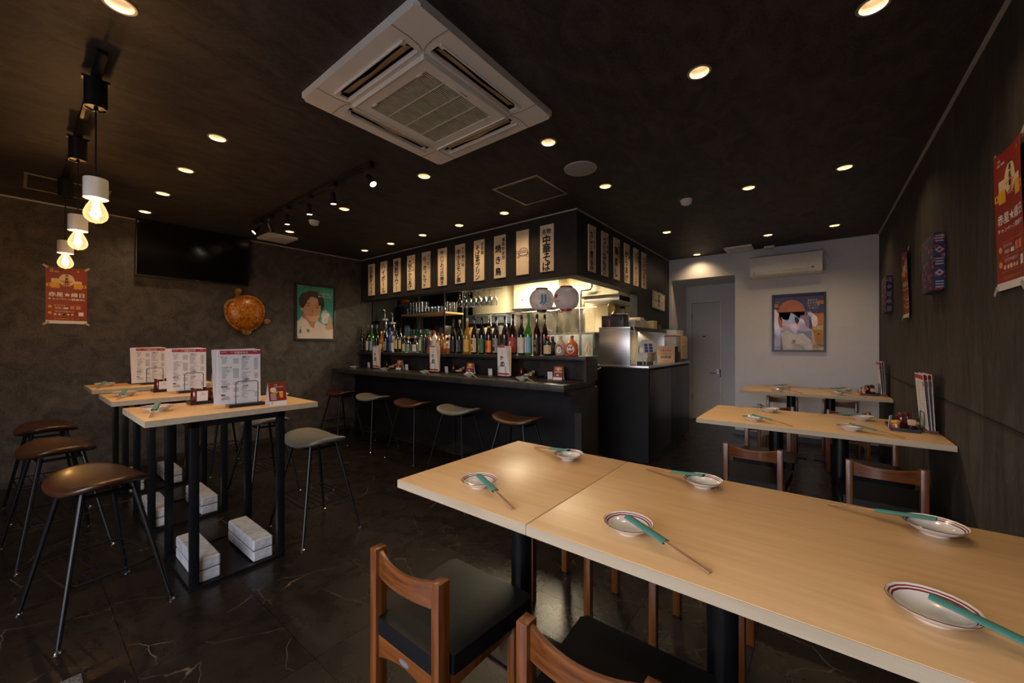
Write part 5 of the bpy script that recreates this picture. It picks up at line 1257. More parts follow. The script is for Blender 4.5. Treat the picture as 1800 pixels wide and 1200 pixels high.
B('small whisky bottle with cream label and brown top', 783.3, 592, 6, 'squat', G_AMB, WL, CL, None, None, lz=(.30, .66))
B('small whisky bottle with white label and clear neck', 789.5, 588, 6, 'squat', G_AMB, SIL, WL, '角', INK, lz=(.28, .68))
B('large black sake bottle with plain black label', 797, 561.5, 10, 'sake', G_BLACK, INK, DKB)
B('large black bottle with silver lettering, torn white top', 808.3, 562, 10.5, 'sake', G_BLACK, WL, DKB, '黒霧島', SIL)
B('large bottle of yellow plum wine with yellow label', 821.3, 559, 11.5, 'sake', G_YEL, WL, YLL, '梅酒', CL)
B('large brown bottle with cream label reading two characters', 834.3, 556, 11.5, 'sake', G_BROWN, INK, CL, '宝山', INK, lz=(.05, .42))
def tree(t, r, h):
    def f(m):
        W_ = lambda a, z: ((r+.0016)*math.sin(a/r), -(r+.0016)*math.cos(a/r), z)
        m.tube([W_(0, h*.07), W_(0, h*.22)], .002, 5)
        for s in (-1, 1):
            for k in range(3): m.tube([W_(0, h*(.10+.035*k)), W_(s*r*.45, h*(.14+.04*k)), W_(s*r*.6, h*(.18+.04*k))], .0014, 5)
            for k in range(4): m.blob(W_(s*r*(.30+.1*k), h*(.16+.025*k)), (.003, .001, .003), 6, 4)
    part('tree_print', t, LEAF, f)
B('large dark bottle with green label showing a pale tree', 847.3, 556.5, 11.5, 'sake', G_BLACK, INK, GNL, None, None, lz=(.04, .42), extra=tree)
B('large brown bottle with orange label and lime cap', 860, 555.5, 11.5, 'sake', G_BROWN, YGC, ORL, '大魔王', REDP, neck=ORL, lz=(.05, .36))
B('large brown bottle with grey label behind third menu', 872, 556, 11, 'sake', G_BROWN, INK, GYL, '久耀', INK, lz=(.05, .42))
B('large brown bottle with gold medallion behind third menu', 887.5, 555, 11.5, 'sake', G_BROWN, INK, DKB, '翁', GLD, medal=GLD)
B('large brown bottle with plain red label and white figure', 901.8, 553, 13, 'sake', G_BROWN, INK, RDL, None, None, lz=(.05, .44), extra=lambda t, r, h: part('white_figure', t, WHITEP, lambda m: m._f([m.bm.verts.new(((r+.0016)*math.sin(a/r), -(r+.0016)*math.cos(a/r), z*h)) for a, z in ((-.016, .30), (.0, .34), (.018, .33), (.010, .28), (.002, .22), (-.004, .17), (-.002, .25), (-.014, .26))]), smooth=False))
B('large dark green bottle with white label', 916.8, 554, 12, 'sake', G_DKGRN, INK, WL, None, None, lz=(.05, .44), extra=lambda t, r, h: part('oval_print', t, PAPER, lambda m: m._f([m.bm.verts.new(((r+.0016)*math.sin(.012*math.cos(q*PI/8)/r), -(r+.0016)*math.cos(.012*math.cos(q*PI/8)/r), h*(.27+.10*math.sin(q*PI/8)))) for q in range(16)]), smooth=False))
B('bright green glass bottle with white and blue label', 928.8, 552, 12, 'sake', G_GREEN, G_GREEN, WL, None, None, lz=(.06, .44), extra=lambda t, r, h: part('blue_stripe', t, BLL, lambda m: wrap(m, r+.0014, h*.06, h*.44, .25, 1.5, 8)))
B('large brown bottle with black label, gold lettering and medallion', 944, 552, 12, 'sake', G_BROWN, INK, DKB, '百年', GLD, medal=GLD)
B('large plain brown bottle at the right end of the tall row', 957.5, 552.5, 11, 'sake', G_BROWN, INK, None, Y=3.615)
B('squat black whisky bottle with cream label and red cap', 963.5, 590, 14, 'squat', G_BLACK, REDC, CL, None, None, Y=3.50, lz=(.10, .52))
B('squat black whisky bottle behind the other, red cap', 971.5, 590, 12, 'squat', G_BLACK, REDC, None, Y=3.61)
# two ceramic face flasks, wooden ornament
def face_flask(lb, x, body, red):
    P0 = PY(x, 610, 3.53)
    t = thing('face_flask', lb, 'flask', (P0.x, 3.53, 1.21), .25)
    r = .060 if not red else .064
    part('body', t, body, lambda m: m.lathe([(0, 0), (r*.7, 0), (r*.95, .02), (r, .07), (r*.92, .115), (r*.55, .150), (.016, .163), (.014, .20), (.016, .205), (0, .206)], 28), ang=60)
    fr = lambda a, z, o=.0012: ((r+o)*math.sin(a/r), -(r+o)*math.cos(a/r), z)
    el = lambda m, cx, cz, rx, rz_, o: m._f([m.bm.verts.new(fr(cx+rx*math.cos(q*PI/10), cz+rz_*math.sin(q*PI/10), o)) for q in range(20)])
    part('cap', t, RDL if red else body, lambda m: m.lathe([(.0165, .188), (.018, .190), (.018, .208), (0, .209)], 16))
    if red:
        part('face_ground', t, CREAMP, lambda m: el(m, -.002, .072, .046, .045, .0012))
        part('face', t, WHITEP, lambda m: el(m, -.002, .082, .034, .028, .0020))
        part('brows', t, INK, lambda m: (m.tube([fr(-.034, .100, .003), fr(-.018, .098, .003), (fr(-.008, .088, .003))], .0032, 5), m.tube([fr(.030, .100, .003), fr(.014, .098, .003), fr(.004, .088, .003)], .0032, 5), m.tube([fr(-.028, .046, .003), fr(-.012, .056, .003), fr(.008, .056, .003), fr(.024, .046, .003)], .002, 5)))
        part('eyes', t, INK, lambda m: (el(m, -.016, .084, .005, .005, .003), el(m, .012, .084, .005, .005, .003)))
        part('base_cushion', t, RDL, lambda m: m.lathe([(0, -.0), (.062, 0), (.070, .006), (.062, .014), (.05, .016)], 24))
    else:
        part('face_rim', t, POSTR, lambda m: el(m, -.003, .070, .036, .047, .0012))
        part('face', t, WHITEP, lambda m: el(m, -.003, .066, .030, .040, .0020))
        part('hair', t, INK, lambda m: m._f([m.bm.verts.new(fr(a, z, .0026)) for a, z in ((-.033, .060), (-.034, .085), (-.020, .105), (-.003, .112), (.014, .105), (.028, .085), (.027, .060), (.020, .082), (-.003, .100), (-.026, .082))]))
        part('eyes', t, INK, lambda m: (el(m, -.013, .070, .005, .0015, .003), el(m, .008, .070, .005, .0015, .003)))
        part('lips', t, RDL, lambda m: (el(m, -.003, .042, .005, .003, .003)))
face_flask('pale ceramic flask painted with a white smiling woman mask', 985.5, M('pale_ceramic', (.50, .38, .26), .35, 0, .15, 12), False)
face_flask('red ceramic flask painted with a scowling bearded face', 1005.5, M('vermilion_ceramic', (.52, .08, .02), .3, 0, .12, 8, coat=.3), True)
t = thing('wooden_ornament', 'pale interlocking wooden ornament at the right end of the shelf', 'ornament', (PY(1034, 610, 3.55).x, 3.55, 1.21), .3)
for k, a in enumerate((.0, 1.1, 2.1)):
    part('wooden_ring', t, SIGNW, lambda m: m.prism([(0, 0), (.022, .012), (.014, .030), (.040, .062), (.026, .10), (0, .165), (-.026, .10), (-.040, .062), (-.014, .030), (-.022, .012)], .008, lambda x, z, q: (x, -.004+q, z), .001), 'worn', (0, 0, .002), (0, 0, a), smooth=False)
part('foot', t, SIGNW, lambda m: m.lathe([(0, 0), (.045, 0), (.045, .006), (0, .006)], 6))
# lanterns
def lantern(lb, x, yc, rpx, cap, key):
    P0 = PY(x, yc, 3.72); dist = P0.x*F.x+P0.y*F.y; r = rpx*dist/685
    t = thing('paper_lantern', lb, 'lantern', (P0.x, 3.72, P0.z), 0, 'round paper lanterns')
    n = 40; prof = []
    for i in range(n+1):
        ph = -1.18+2.36*i/n; prof.append((r*math.cos(ph)**.72*(1-.006*(i % 2)), r*.93*math.sin(ph)/math.sin(1.18)*.90))
    part('shade', t, LANT, lambda m: m.lathe(prof, 40), ang=60)
    zt = prof[-1][1]; rt = prof[-1][0]
    part('top_ring', t, cap, lambda m: m.lathe([(rt*.78, zt-.006), (rt*.98, zt-.004), (rt*.98, zt+.016), (rt*.90, zt+.016), (rt*.90, zt)], 28))
    part('bottom_ring', t, cap, lambda m: m.lathe([(rt*.70, -zt+.006), (rt*.84, -zt+.004), (rt*.84, -zt-.018), (rt*.76, -zt-.018), (rt*.76, -zt)], 28))
    part('hanging_wire', t, INKG, lambda m: m.tube([(-rt*.8, 0, zt+.01), (-.008, 0, zt+.06), (0, 0, SOF_Z-P0.z), (.008, 0, zt+.06), (rt*.8, 0, zt+.01)], .0012, 4))
    return t, r
def onb(r, a, z, o=.0015):
    q = max(.05, 1-(1.105*z/r)**2)**.36
    return ((r*q+o)*math.sin(a), -(r*q+o)*math.cos(a), z)
VA = math.radians(30)    # the print is turned towards the room
t, r = lantern('white paper lantern with black rings and light blue letters', 952.3, 527, 21.5, BLK, 'a')
LBL = M('light_blue_print', (.16, .42, .66), .5); LYL = M('yellow_print', (.70, .52, .16), .5)
part('lettering', t, LBL, lambda m: m.text('JJ', 0, 0, .110, bold=.08, sq=1.35, sub=True, fn=lambda a, b: onb(r, VA+.16+a/r, b-.005)), smooth=False)
rn = random.Random(11)
for k in range(44):
    a, z = rn.uniform(-1.2, 1.3)+VA*.6, rn.uniform(-.085, .085)
    if abs(a-VA-.08) < .46 and abs(z) < .055: continue
    s = rn.uniform(.007, .012)
    part('dot_print', t, LYL if k % 2 else LBL, lambda m: m._f([m.bm.verts.new(onb(r, a+s/r*math.cos(q*PI/4), z+s*(.9 if k % 2 else .45)*math.sin(q*PI/4))) for q in range(8)]), smooth=False)
part('side_print', t, LBL, lambda m: m.sheet(lambda u, v: onb(r, -.95-.10*math.sin(PI*v)+.22*u+VA*.2-.05, -.07+.11*v), 3, 8), smooth=False)
t, r = lantern('white paper lantern with red rings and a red star', 995.5, 524.5, 22.5, REDC, 'b')
REDPR = M('star_red_print', (.48, .04, .05), .5)
part('star_print', t, REDPR, lambda m: m._f([m.bm.verts.new(onb(r, -.36+(.034 if i % 2 == 0 else .015)*math.sin(i*PI/5)/r, .018+(.034 if i % 2 == 0 else .015)*math.cos(i*PI/5))) for i in range(10)]), smooth=False)
part('lettering', t, REDPR, lambda m: m.text('LAGER', 0, 0, .022, bold=.06, sub=True, fn=lambda a, b: onb(r, -.26+a/r, b-.036)), smooth=False)

# ------------------------------------------------------------------ kitchen behind the bar
t = thing('back_counter', 'dark kitchen back counter behind the bottles', 'counter')
part('body', t, TEALM, lambda m: m.box(XL+.03, -4.6, 4.20, 4.74, 0, .90)); part('top', t, STEEL, lambda m: m.box(XL+.03, -4.58, 4.18, 4.745, .90, .93, .003))
t = thing('glass_shelf', 'two-tier hanging wooden shelf full of glasses', 'shelf')
for z in (1.85, 1.47): part('shelf_board', t, SHELFW, lambda m: m.box(-5.78, -4.63, 4.20, 4.60, -.028, 0, .002), 'gs', (0, 0, z))
for x, y in ((-5.775, 4.205), (-4.655, 4.205), (-4.64, 4.59), (-5.775, 4.59)): part('support_rod', t, BLK, lambda m: m.cyl((0, 0, 1.40), (0, 0, 2.40), .010, 8), 'rod', (x, y, 0))
GL2 = glassy('drinking_glass', (.90, .92, .92), fac=.20)
def tumbler(lb, x, y, z, r=.034, h=.10, mt=None, grp='tumblers on the upper shelf'):
    o = part('tumbler', None, mt or GL2, lambda m: m.lathe([(0, .0), (r*.82, 0), (r*.84, .003), (r, h), (r*.94, h), (r*.78, .010), (0, .009)], 16), ('tum', r, h, (mt or GL2).name), (x, y, z), ang=60)
    o['label'] = lb; o['category'] = 'glass'; o['group'] = grp
k = 0
for i in range(12):
    for j in range(2):
        x = -5.66+.082*i; y = 4.26+.085*j; rw_ = ('front', 'back')[j]
        tumbler('clear tumbler on the upper kitchen shelf, %s in the %s row' % ((ORD+['last'])[i], rw_), x, y, 1.85)
        if i in (1, 2, 3, 4, 5): tumbler('clear tumbler stacked on top, %s stack of the %s row' % (ORD[i-1], rw_), x, y, 1.952, grp='stacked tumblers')
for i in range(3):
    for j in range(3): tumbler('tall clear beer glass at the shelf right end, %s from the front' % MN[i], -4.69-.0, 4.27+.10*i, 1.85+.0, .033, .17, grp='tall beer glasses') if j == 0 else None
for i in range(6): tumbler('green glass cup on the lower shelf, %s from the left' % ORD[i], -5.56+.085*i, 4.26, 1.47, .036, .115, glassy('aqua_glass', (.30, .75, .55), .6, fac=.3, body=(.08, .36, .24)), 'green cups on the lower shelf')
for i in range(2): tumbler('copper-coloured cup on the lower shelf, %s one' % ('left', 'right')[i], -5.03+.075*i, 4.25, 1.47, .032, .09, M('copper_cup', (.48, .20, .10), .3, .4), 'copper cups')
t = thing('juice_carton', 'pale teal drink carton at the left end of the lower shelf', 'carton', (-5.68, 4.26, 1.47))
part('box', t, M('pale_teal_card', (.30, .48, .45), .5, 0, .1, 20), lambda m: m.box(-.036, .036, -.036, .036, 0, .15)); part('gable', t, M('blue_card', (.10, .25, .42), .5), lambda m: m.prism([(-.036, .15), (.036, .15), (0, .19)], .072, lambda a, b, q: (a, -.036+q, b)), smooth=False)
t = thing('music_player', 'black speaker box on the lower shelf', 'speaker', (-4.80, 4.30, 1.47))
part('box', t, BLK, lambda m: m.box(-.13, .13, -.07, .07, 0, .16, .004)); part('cone', t, INKG, lambda m: m.prism(circ(0, 0, .05), .004, lambda a, b, q: (a+.04, -.071-q, b+.08)))
t = thing('red_fish_ornament', 'glossy red and orange fish-shaped ornament hanging over the glasses', 'ornament', PY(701, 529, 4.25)-Vector((0, 0, .02)))
part('body', t, M('glossy_red', (.50, .015, .02), .15, coat=.5), lambda m: m.blob((-.10, 0, 0), (.17, .05, .050), 20, 10)); part('tail', t, M('glossy_orange', (.70, .14, .02), .2, coat=.5), lambda m: m.blob((.15, 0, .0), (.15, .04, .035), 16, 8))
part('string', t, INKG, lambda m: m.cyl((0, 0, .03), (0, 0, 2.40-t.location.z), .001, 4))
for lb, x, yt, Y in (('tall clear drink dispenser with metal lid behind the left bottles', 676.5, 560, 3.82), ('second clear drink dispenser behind the blue bottle', 690, 566, 3.82)):
    P0 = PY(x, 600, Y); zt = PY(x, yt, Y).z
    t = thing('drink_dispenser', lb, 'dispenser', (P0.x, Y, 1.30))
    part('tank', t, G_CLEAR, lambda m: m.lathe([(0, 0), (.055, 0), (.058, .01), (.058, zt-1.36), (.05, zt-1.33)], 20)); part('lid', t, SIL, lambda m: m.lathe([(.060, zt-1.33), (.060, zt-1.305), (.01, zt-1.29), (.012, zt-1.22), (0, zt-1.21)], 18))
    part('drink', t, M('pale_drink', (.55, .50, .42), .3), lambda m: m.lathe([(0, .008), (.052, .008), (.052, (zt-1.33)*.45), (0, (zt-1.33)*.45)], 18)); part('pump', t, CHROME, lambda m: m.tube([(0, 0, zt-1.21), (0, 0, zt-1.16), (.0, -.03, zt-1.15)], .005, 6))
t = thing('ingredient_rack', 'cream storage rack behind the left bottles', 'rack', (-5.585, 3.82, 0))
part('top_board', t, CREAMH, lambda m: m.box(-.22, .22, -.08, .08, 1.28, 1.30)); [part('rack_post', t, CREAMH, lambda m: m.box(-.012, .012, -.012, .012, 0, 1.28), 'rkp', (sx_*.20, sy*.065, 0)) for sx_ in (-1, 1) for sy in (-1, 1)]
# wine glasses on a hanging rack
t = thing('glass_rack', 'wire rack under the soffit holding upturned wine glasses', 'rack', (-3.70, 3.93, 0))
for y in (-.10, -.04, .02, .08, .14): part('rack_wire', t, CHROME, lambda m: m.tube([(-.36, 0, 2.395), (-.36, 0, 2.085), (.34, 0, 2.085), (.34, 0, 2.395)], .003, 5), 'rw', (0, y, 0))
def wineglass(m):
    m.lathe([(.034, 0), (.033, -.003), (.004, -.006), (.0035, -.095), (.006, -.105), (.028, -.125), (.040, -.155), (.041, -.180), (.034, -.225), (.033, -.225), (.0395, -.180), (.0385, -.156), (.026, -.128), (0, -.110)], 22)
for i in range(7):
    for j in range(2):
        o = part('wine_glass', None, GL2, wineglass, 'wg', (-4.0+.095*i, 3.90+.10*j, 2.081), (0, 0, 0), ang=60)
        o['label'] = 'upturned wine glass on the hanging rack, %s in the %s row' % (ORD[i], ('front', 'back')[j]); o['category'] = 'glass'; o['group'] = 'hanging wine glasses'
# hoods, duct, pipes
t = thing('range_hood', 'cream range hood over the kitchen stoves, left one', 'hood')
part('casing', t, CREAMH, lambda m: m.box(-5.0, -4.22, 5.2, 6.54, 1.87, 2.398, .004)); part('steel_skirt', t, TEALM, lambda m: m.box(-5.35, -4.24, 5.18, 6.54, 1.70, 1.868, .004))
t = thing('range_hood', 'beige hood behind the two lanterns', 'hood')
part('casing', t, CREAMH, lambda m: m.box(-4.04, -3.16, 5.2, 6.54, 1.93, 2.398, .004)); part('drip_ledge', t, STEEL, lambda m: m.box(-4.06, -3.14, 5.18, 5.24, 1.905, 1.928, .002)); part('red_dial', t, REDC, lambda m: m.cyl((-3.86, 5.199, 2.07), (-3.86, 5.19, 2.07), .014, 12)); part('switch_bracket', t, STEEL, lambda m: m.box(-4.0, -3.85, 5.17, 5.199, 1.87, 1.904))
t = thing('range_hood', 'cream extractor hood seen through the side opening', 'hood')
part('casing', t, CREAMH, lambda m: m.box(-3.0, -2.25, 5.35, 6.54, 2.06, 2.398, .004)); part('steel_skirt', t, STEEL, lambda m: m.box(-2.85, -2.28, 5.45, 6.5, 1.98, 2.058, .003))
t = thing('wall_pillar', 'cream pillar between the kitchen hoods', 'pillar'); part('face', t, CREAMH, lambda m: m.box(-3.12, -2.70, 6.0, 6.54, 0, 2.398))
t = thing('water_pipe', 'pale vertical water pipe with an elbow in the kitchen', 'pipe')
P1 = PY(1020, 560, 5.24); part('pipe', t, STEEL, lambda m: m.tube([(P1.x, 5.24, 0.0), (P1.x, 5.24, 2.12), (P1.x+.02, 5.24, 2.14), (P1.x+.16, 5.24, 2.145), (P1.x+.18, 5.24, 2.165), (P1.x+.18, 5.24, 2.398)], .020, 10)); part('elbow_joint', t, STEEL, lambda m: (m.cyl((P1.x, 5.24, 2.06), (P1.x, 5.24, 2.12), .027, 10), m.cyl((P1.x+.18, 5.24, 2.18), (P1.x+.18, 5.24, 2.24), .027, 10)))
def vinyl(lb, x0, x1, Y, z0, z1):
    a, b = PY(x0, 560, Y).x, PY(x1, 560, Y).x
    t = thing('vinyl_curtain', lb, 'curtain', (0, 0, 0), 0, 'clear vinyl curtains')
    part('sheet', t, PLASTIC, lambda m: m.sheet(lambda u, v: (a+(b-a)*u, Y+.03*math.sin(22*u)*(1-.5*v)+.02*math.sin(7*v+9*u), z0+(z1-z0)*v), 36, 12)); part('curtain_rod', t, STEEL, lambda m: m.tube([(a-.02, Y, z1), (b+.02, Y, z1)], .006, 6))
vinyl('clear vinyl splash curtain behind the tall green bottle', 905, 978, 5.0, 1.28, 1.84)
vinyl('clear vinyl splash curtain behind the face flasks', 980, 1046, 5.1, 1.28, 1.86)
t = thing('kitchen_fridge', 'low blue-grey steel fridge behind the right end of the shelf', 'fridge')
part('cabinet', t, TEALM, lambda m: m.box(-4.3, -2.75, 5.55, 5.95, 0, 1.50, .004)); part('door_seam', t, STEEL, lambda m: m.box(-3.52, -3.50, 5.545, 5.552, .1, 1.45)); part('worktop', t, STEEL, lambda m: m.box(-4.32, -2.73, 5.54, 5.96, 1.50, 1.52))
rn = random.Random(3)
for k, (x, w_, h, c_) in enumerate(((812, .06, .14, (.35, .10, .04)), (820, .05, .10, (.5, .5, .5)), (829, .05, .15, (.42, .26, .1)), (842, .07, .10, (.06, .06, .07)), (855, .06, .13, (.45, .42, .35)), (868, .06, .10, (.25, .3, .32)), (880, .05, .16, (.1, .1, .11)))):
    t = thing('storage_jar', 'kitchen jar on the high rack, %s from the left' % ORD[k], 'jar', (PY(x, 570, 5.0).x, 5.0, 1.50), 0, 'jars on the kitchen rack')
    part('jar', t, M('jar_%d' % k, c_, .35, 0, .2, 30), lambda m: m.lathe([(0, 0), (w_*.9, 0), (w_, .01), (w_, h*.8), (w_*.8, h*.86)], 16)); part('lid', t, SIL if k % 2 else BLK, lambda m: m.lathe([(w_*.82, h*.86), (w_*.86, h*.88), (w_*.86, h), (0, h)], 16))
t = thing('kitchen_rack', 'steel kitchen rack holding a row of jars', 'rack'); part('rack_shelf', t, STEEL, lambda m: m.box(PY(805, 570, 5).x, PY(892, 570, 5).x, 4.88, 5.12, 1.48, 1.499, .002))
for sx_ in (PY(806, 570, 5).x, PY(891, 570, 5).x): part('rack_leg', t, STEEL, lambda m: m.box(-.012, .012, -.012, .012, 0, 1.48), 'krl', (sx_, 5.0, 0))
for k, (x, L_) in enumerate(((893, .20), (899, .26), (857, .18), (868, .22), (884, .2))):
    t = thing('ladle', 'steel ladle hanging in the kitchen, %s from the left' % ORD[k], 'ladle', (PY(x, 560, 5.05).x, 5.14, 1.86), 0, 'hanging ladles')
    part('handle', t, CHROME, lambda m: m.cyl((0, 0, 0), (0, 0, -L_), .004, 6)); part('bowl', t, CHROME, lambda m: m.blob((0, -.01, -L_-.02), (.03, .012, .03), 12, 8))
t = thing('utensil_rail', 'steel rail with hanging ladles in the kitchen', 'rail'); part('rail', t, STEEL, lambda m: m.cyl((-4.9, 5.14, 1.862), (-4.0, 5.14, 1.862), .006, 6)); [part('rail_bracket', t, STEEL, lambda m: m.box(-.006, .006, -.006, .05, -.01, .01), 'rbk', (x_, 5.14, 1.862)) for x_ in (-4.89, -4.02)]
# beige kitchen door frame seen right of the shelf end
t = struct('door_2', CREAMW, lambda m: m.box(-2.62, -2.20, 6.535, 6.549, 0, 1.95))
part('door_frame', t, CREAMH, lambda m: (m.box(-2.70, -2.62, 6.50, 6.549, 0, 2.02), m.box(-2.70, -2.15, 6.50, 6.549, 1.95, 2.02)))
part('door_panel', t, CREAMH, lambda m: m.box(-2.56, -2.26, 6.525, 6.536, .2, 1.85, .004))
struct('trim_5', CREAMH, lambda m: m.box(-3.1, SOF_X-.1, 6.49, 6.549, 2.16, 2.19))

# ------------------------------------------------------------------ on the service cabinet
ZC = 1.085
t = thing('steel_over_shelf', 'brushed steel over-shelf standing on the service cabinet', 'shelf')
part('end_panel', t, STEEL, lambda m: m.box(-2.08, -1.695, 4.36, 4.375, ZC, 1.53, .001)); part('end_panel', t, STEEL, lambda m: m.box(-2.08, -1.695, 5.66, 5.675, ZC, 1.53, .001)); part('top_board', t, STEEL, lambda m: m.box(-2.08, -1.69, 4.355, 5.68, 1.515, 1.535, .001)); part('top_lip', t, BLK, lambda m: m.box(-1.69, -1.684, 4.355, 5.68, 1.49, 1.535))
ZS = 1.536
t = thing('receipt_printer', 'black receipt printer on top of the steel shelf', 'printer', (-1.87, 4.47, ZS))
part('body', t, M('graphite_plastic', (.035, .038, .045), .4), lambda m: m.box(-.075, .085, -.075, .075, 0, .135, .008)); part('lid', t, BLK, lambda m: m.box(-.078, .088, -.078, .078, .136, .150, .004)); part('window', t, MBLK, lambda m: m.box(.045, .062, -.0765, -.07, .08, .11)); part('red_cable', t, REDC, lambda m: m.tube([(-.06, -.08, .10), (-.068, -.082, .05), (-.072, -.08, .004)], .004, 6))
t = thing('dark_tin_box', 'dark brown speckled box beside the receipt printer', 'box', (-2.02, 4.48, ZS)); part('box', t, M('speckled_brown', (.045, .018, .014), .3, 0, .9, 90), lambda m: m.box(-.055, .055, -.06, .06, 0, .135, .002)); part('lid_edge', t, BLK, lambda m: m.box(-.057, .057, -.062, .062, .128, .138))
t = thing('balloon_whisk', 'gold wire balloon whisk standing upright behind the printer', 'whisk', (-2.03, 4.60, ZS))
part('handle', t, M('blue_handle', (.15, .35, .55), .3), lambda m: m.cyl((0, 0, .0), (0, 0, .17), .011, 10))
for k in range(6): part('wire_loop', t, GLD, lambda m: m.tube([(0, 0, .16), (.035, 0, .20), (.048, 0, .25), (.035, 0, .30), (0, 0, .315), (-.035, 0, .30), (-.048, 0, .25), (-.035, 0, .20), (0, 0, .16)], .0016, 5), 'whl', (0, 0, 0), (0, 0, k*PI/6))
def tub(lb, name, x, y, w_, d_, h, col, z=ZS, rz=0, lid=None):
    t = thing(name, lb, 'box', (x, y, z), rz)
    part('box', t, M('tub_'+lb[:14].replace(' ', '_'), col, .45, 0, .08, 20), lambda m: m.box(-w_/2, w_/2, -d_/2, d_/2, 0, h, .004))
    part('lid', t, lid or WHITE, lambda m: m.box(-w_/2-.003, w_/2+.003, -d_/2-.003, d_/2+.003, h+.0005, h+.010, .003))
    return t
tub('low clear tub of bags on the steel shelf', 'plastic_tub', -1.82, 4.72, .16, .18, .075, (.50, .46, .38))
tub('white box with yellow label on the steel shelf', 'plastic_tub', -1.84, 4.96, .17, .20, .10, (.52, .50, .44))
tub('taller cream box behind the white box on the shelf', 'plastic_tub', -1.92, 5.16, .16, .16, .14, (.58, .48, .26))
tub('small open yellowish tub near the end of the shelf', 'plastic_tub', -1.80, 5.36, .14, .14, .10, (.60, .50, .26))
tub('black and blue case at the far end of the shelf', 'plastic_tub', -1.82, 5.57, .16, .16, .06, (.06, .08, .12), lid=BLK)
t = thing('paper_stack', 'slanted stack of white papers on the shelf behind the printer', 'papers', (-2.0, 4.85, ZS)); [part('sheet_bundle', t, PAPER, lambda m: m.box(-.07, .07, -.10, .10, 0, .03, .003), 'psb', (0, .01*k, .001+.0315*k), (0, 0, .06*k)) for k in range(6)]
t = thing('pump_bottle', 'small white pump bottle on the steel shelf', 'bottle', (-1.99, 5.3, ZS)); part('body', t, WHITE, lambda m: m.lathe([(0, 0), (.03, 0), (.03, .12), (.012, .15), (.012, .19), (0, .19)], 16)); part('nozzle', t, WHITE, lambda m: m.tube([(0, 0, .19), (0, 0, .21), (.04, 0, .215)], .006, 6))
t = thing('white_cable', 'white cable hanging down beside the steel panel', 'cable'); part('cord', t, WHITE, lambda m: m.tube([(-1.68, 4.40, 1.55), (-1.665, 4.42, 1.50), (-1.66, 4.44, 1.40), (-1.645, 4.45, 1.30), (-1.66, 4.42, 1.22), (-1.675, 4.41, 1.17)], .006, 8))
t = thing('white_carton', 'low white carton on the cabinet next to the steel panel', 'carton', (-1.60, 4.62, ZC)); part('carton', t, M('white_card', (.56, .54, .50), .6), lambda m: m.box(-.075, .06, -.12, .12, .045, .145, .002)); part('underbox', t, BLK, lambda m: m.box(-.07, .05, -.11, .11, 0, .044)); part('tan_end', t, M('tan_card', (.42, .32, .22), .6), lambda m: m.box(.060, .062, -.02, .118, .048, .142))
t = thing('patterned_pack', 'blue and white patterned gable-topped paper bag on the carton', 'bag', (-1.60, 4.64, ZC+.146), -.75)
part('bag', t, M('pale_bag_paper', (.50, .50, .52), .6), lambda m: m.prism([(-.055, 0), (.055, 0), (.030, .12), (.0, .15), (-.03, .12)], .13, lambda a, b, q: (a, -.065+q, b)), smooth=False)
BLP = M('cobalt_print', (.03, .07, .30), .5)
for i in range(2):
    for j in range(3): part('pattern_patch', t, BLP, lambda m: m.box(-.001, .001, -.020, .020, -.014, .014), 'ppt', (.0555-.0058*0-.008*(j+.4)*1.0+.001, -.030+.058*i, .022+.034*j), (0, -.205, 0), smooth=False)
part('clip', t, WHITE, lambda m: m.blob((0, 0, .155), (.012, .03, .012), 10, 6))
t = thing('price_easel', 'tiny folding price easel at the front of the cabinet', 'easel', (-1.55, 4.47, ZC)); part('front_leg', t, M('pink_card', (.50, .30, .26), .5), lambda m: m.box(-.006, .006, -.002, .002, 0, .10), None, (0, 0, 0), (.3, .25, 0)); part('rear_leg', t, STEEL, lambda m: m.box(-.006, .006, -.002, .002, 0, .10), None, (-.03, .0, 0), (-.2, -.2, 0))
t = thing('spray_bottle', 'small blue-white spray bottle beside the lottery box', 'bottle', (-1.56, 4.83, ZC)); part('body', t, M('pale_blue_plastic', (.42, .48, .58), .3), lambda m: m.lathe([(0, 0), (.026, 0), (.027, .01), (.022, .09), (.010, .125)], 14)); part('trigger', t, M('orange_plastic', (.65, .35, .08), .4), lambda m: m.box(-.01, .01, -.028, .015, .1255, .155, .003))
t = thing('lottery_box', 'pale wooden draw box with printed front on the cabinet edge', 'box', (-1.608, 5.475, ZC), 0); t.scale = (.70, .93, 1)
part('box', t, M('pale_box_wood', (.52, .36, .26), .6, 0, .06, 10), lambda m: m.box(-.165, .165, -.075, .075, 0, .218, .002)); part('border', t, TANP, lambda m: m.holed([(-.14, .03), (.14, .03), (.14, .195), (-.14, .195)], [[(-.136, .034), (.136, .034), (.136, .191), (-.136, .191)]], lambda a, b, q: (a, -.0756, b)), smooth=False)
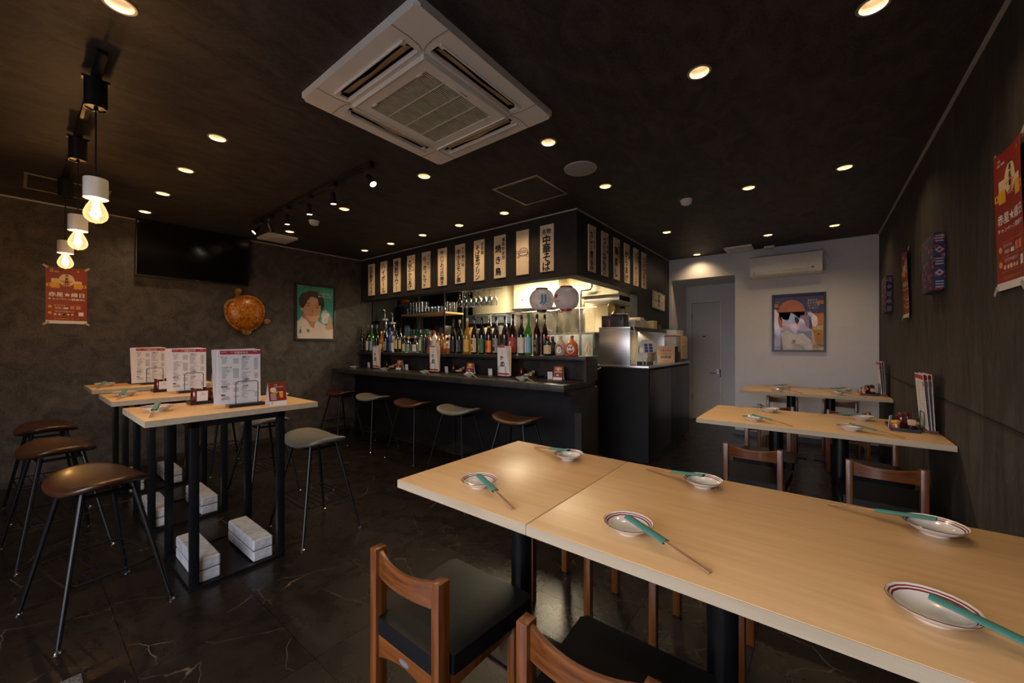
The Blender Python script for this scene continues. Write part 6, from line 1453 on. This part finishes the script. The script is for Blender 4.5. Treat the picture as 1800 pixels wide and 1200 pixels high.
part('lettering', t, M('brown_ink', (.14, .04, .03), .5), lambda m: (m.text('抽選箱', 0, .075, .040, .0758, .20, .04), m.text('シールくじ', 0, .120, .030, .0758, .20, .04), m.rect(-.06, .06, .018, .022, .0758)), smooth=False); part('red_lettering', t, RDL, lambda m: m.text('赤星★縁日', 0, .162, .028, .0758, .20, .04), smooth=False); part('side_panel', t, MBLK, lambda m: m.box(.1655, .172, -.07, .075, 0, .216))
t = thing('countertop_oven', 'small cream retro countertop fridge at the far cabinet end', 'appliance', (-1.68, 5.945, ZC), R90); t.scale = (.87, 1, 1)
OVC = M('warm_cream_enamel', (.58, .42, .22), .35, 0, .04)
part('body', t, OVC, lambda m: m.box(-.21, .20, -.16, .16, .03, .37, .012)); part('door', t, OVC, lambda m: m.box(-.20, .19, -.176, -.1605, .04, .35, .008)); part('hinge_mark', t, GLD, lambda m: m.text('National', -.09, .30, .030, .1770, bold=.02), smooth=False); part('handle', t, CHROME, lambda m: m.box(-.17, -.10, -.190, -.1765, .235, .25, .003)); part('plinth', t, BLK, lambda m: m.box(-.19, .18, -.15, .15, 0, .03))
t = thing('tissue_box', 'white and red carton stacked behind the lottery box', 'box', (-1.595, 5.645, ZC)); part('carton', t, M('pale_grey_card', (.45, .45, .44), .5), lambda m: m.box(-.08, .08, -.085, .085, .14, .35, .003)); part('lower_box', t, M('dark_maroon_card', (.05, .02, .02), .5), lambda m: m.box(-.085, .085, -.09, .09, 0, .139)); part('red_strip', t, REDC, lambda m: m.box(-.082, .082, -.087, .087, .3505, .363))
t = thing('green_topped_crate', 'white crate with a bright green edge above the cream fridge', 'box', (-1.72, 5.945, ZC+.371)); part('crate', t, WHITE, lambda m: m.box(-.15, .15, -.18, .18, 0, .08, .003)); part('green_edge', t, M('bright_green', (.08, .55, .20), .4), lambda m: m.box(-.15, .155, -.18, .18, .081, .090))
# speckled mat at the bottom left
P0 = PZ(150, 1183, 0)
t = thing('entrance_mat', 'speckled grey mat corner at the bottom left edge', 'mat', (P0.x, P0.y, 0), 0)
part('pile', t, M('speckled_mat', (.20, .20, .20), .95, 0, .9, 180, .8, col2=(.015, .015, .016)), lambda m: m.box(.012, .62, -.90, -.012, .0005, .018, .004)); part('rubber_edge', t, MBLK, lambda m: m.box(0, .64, -.92, 0, .0003, .008, .002))
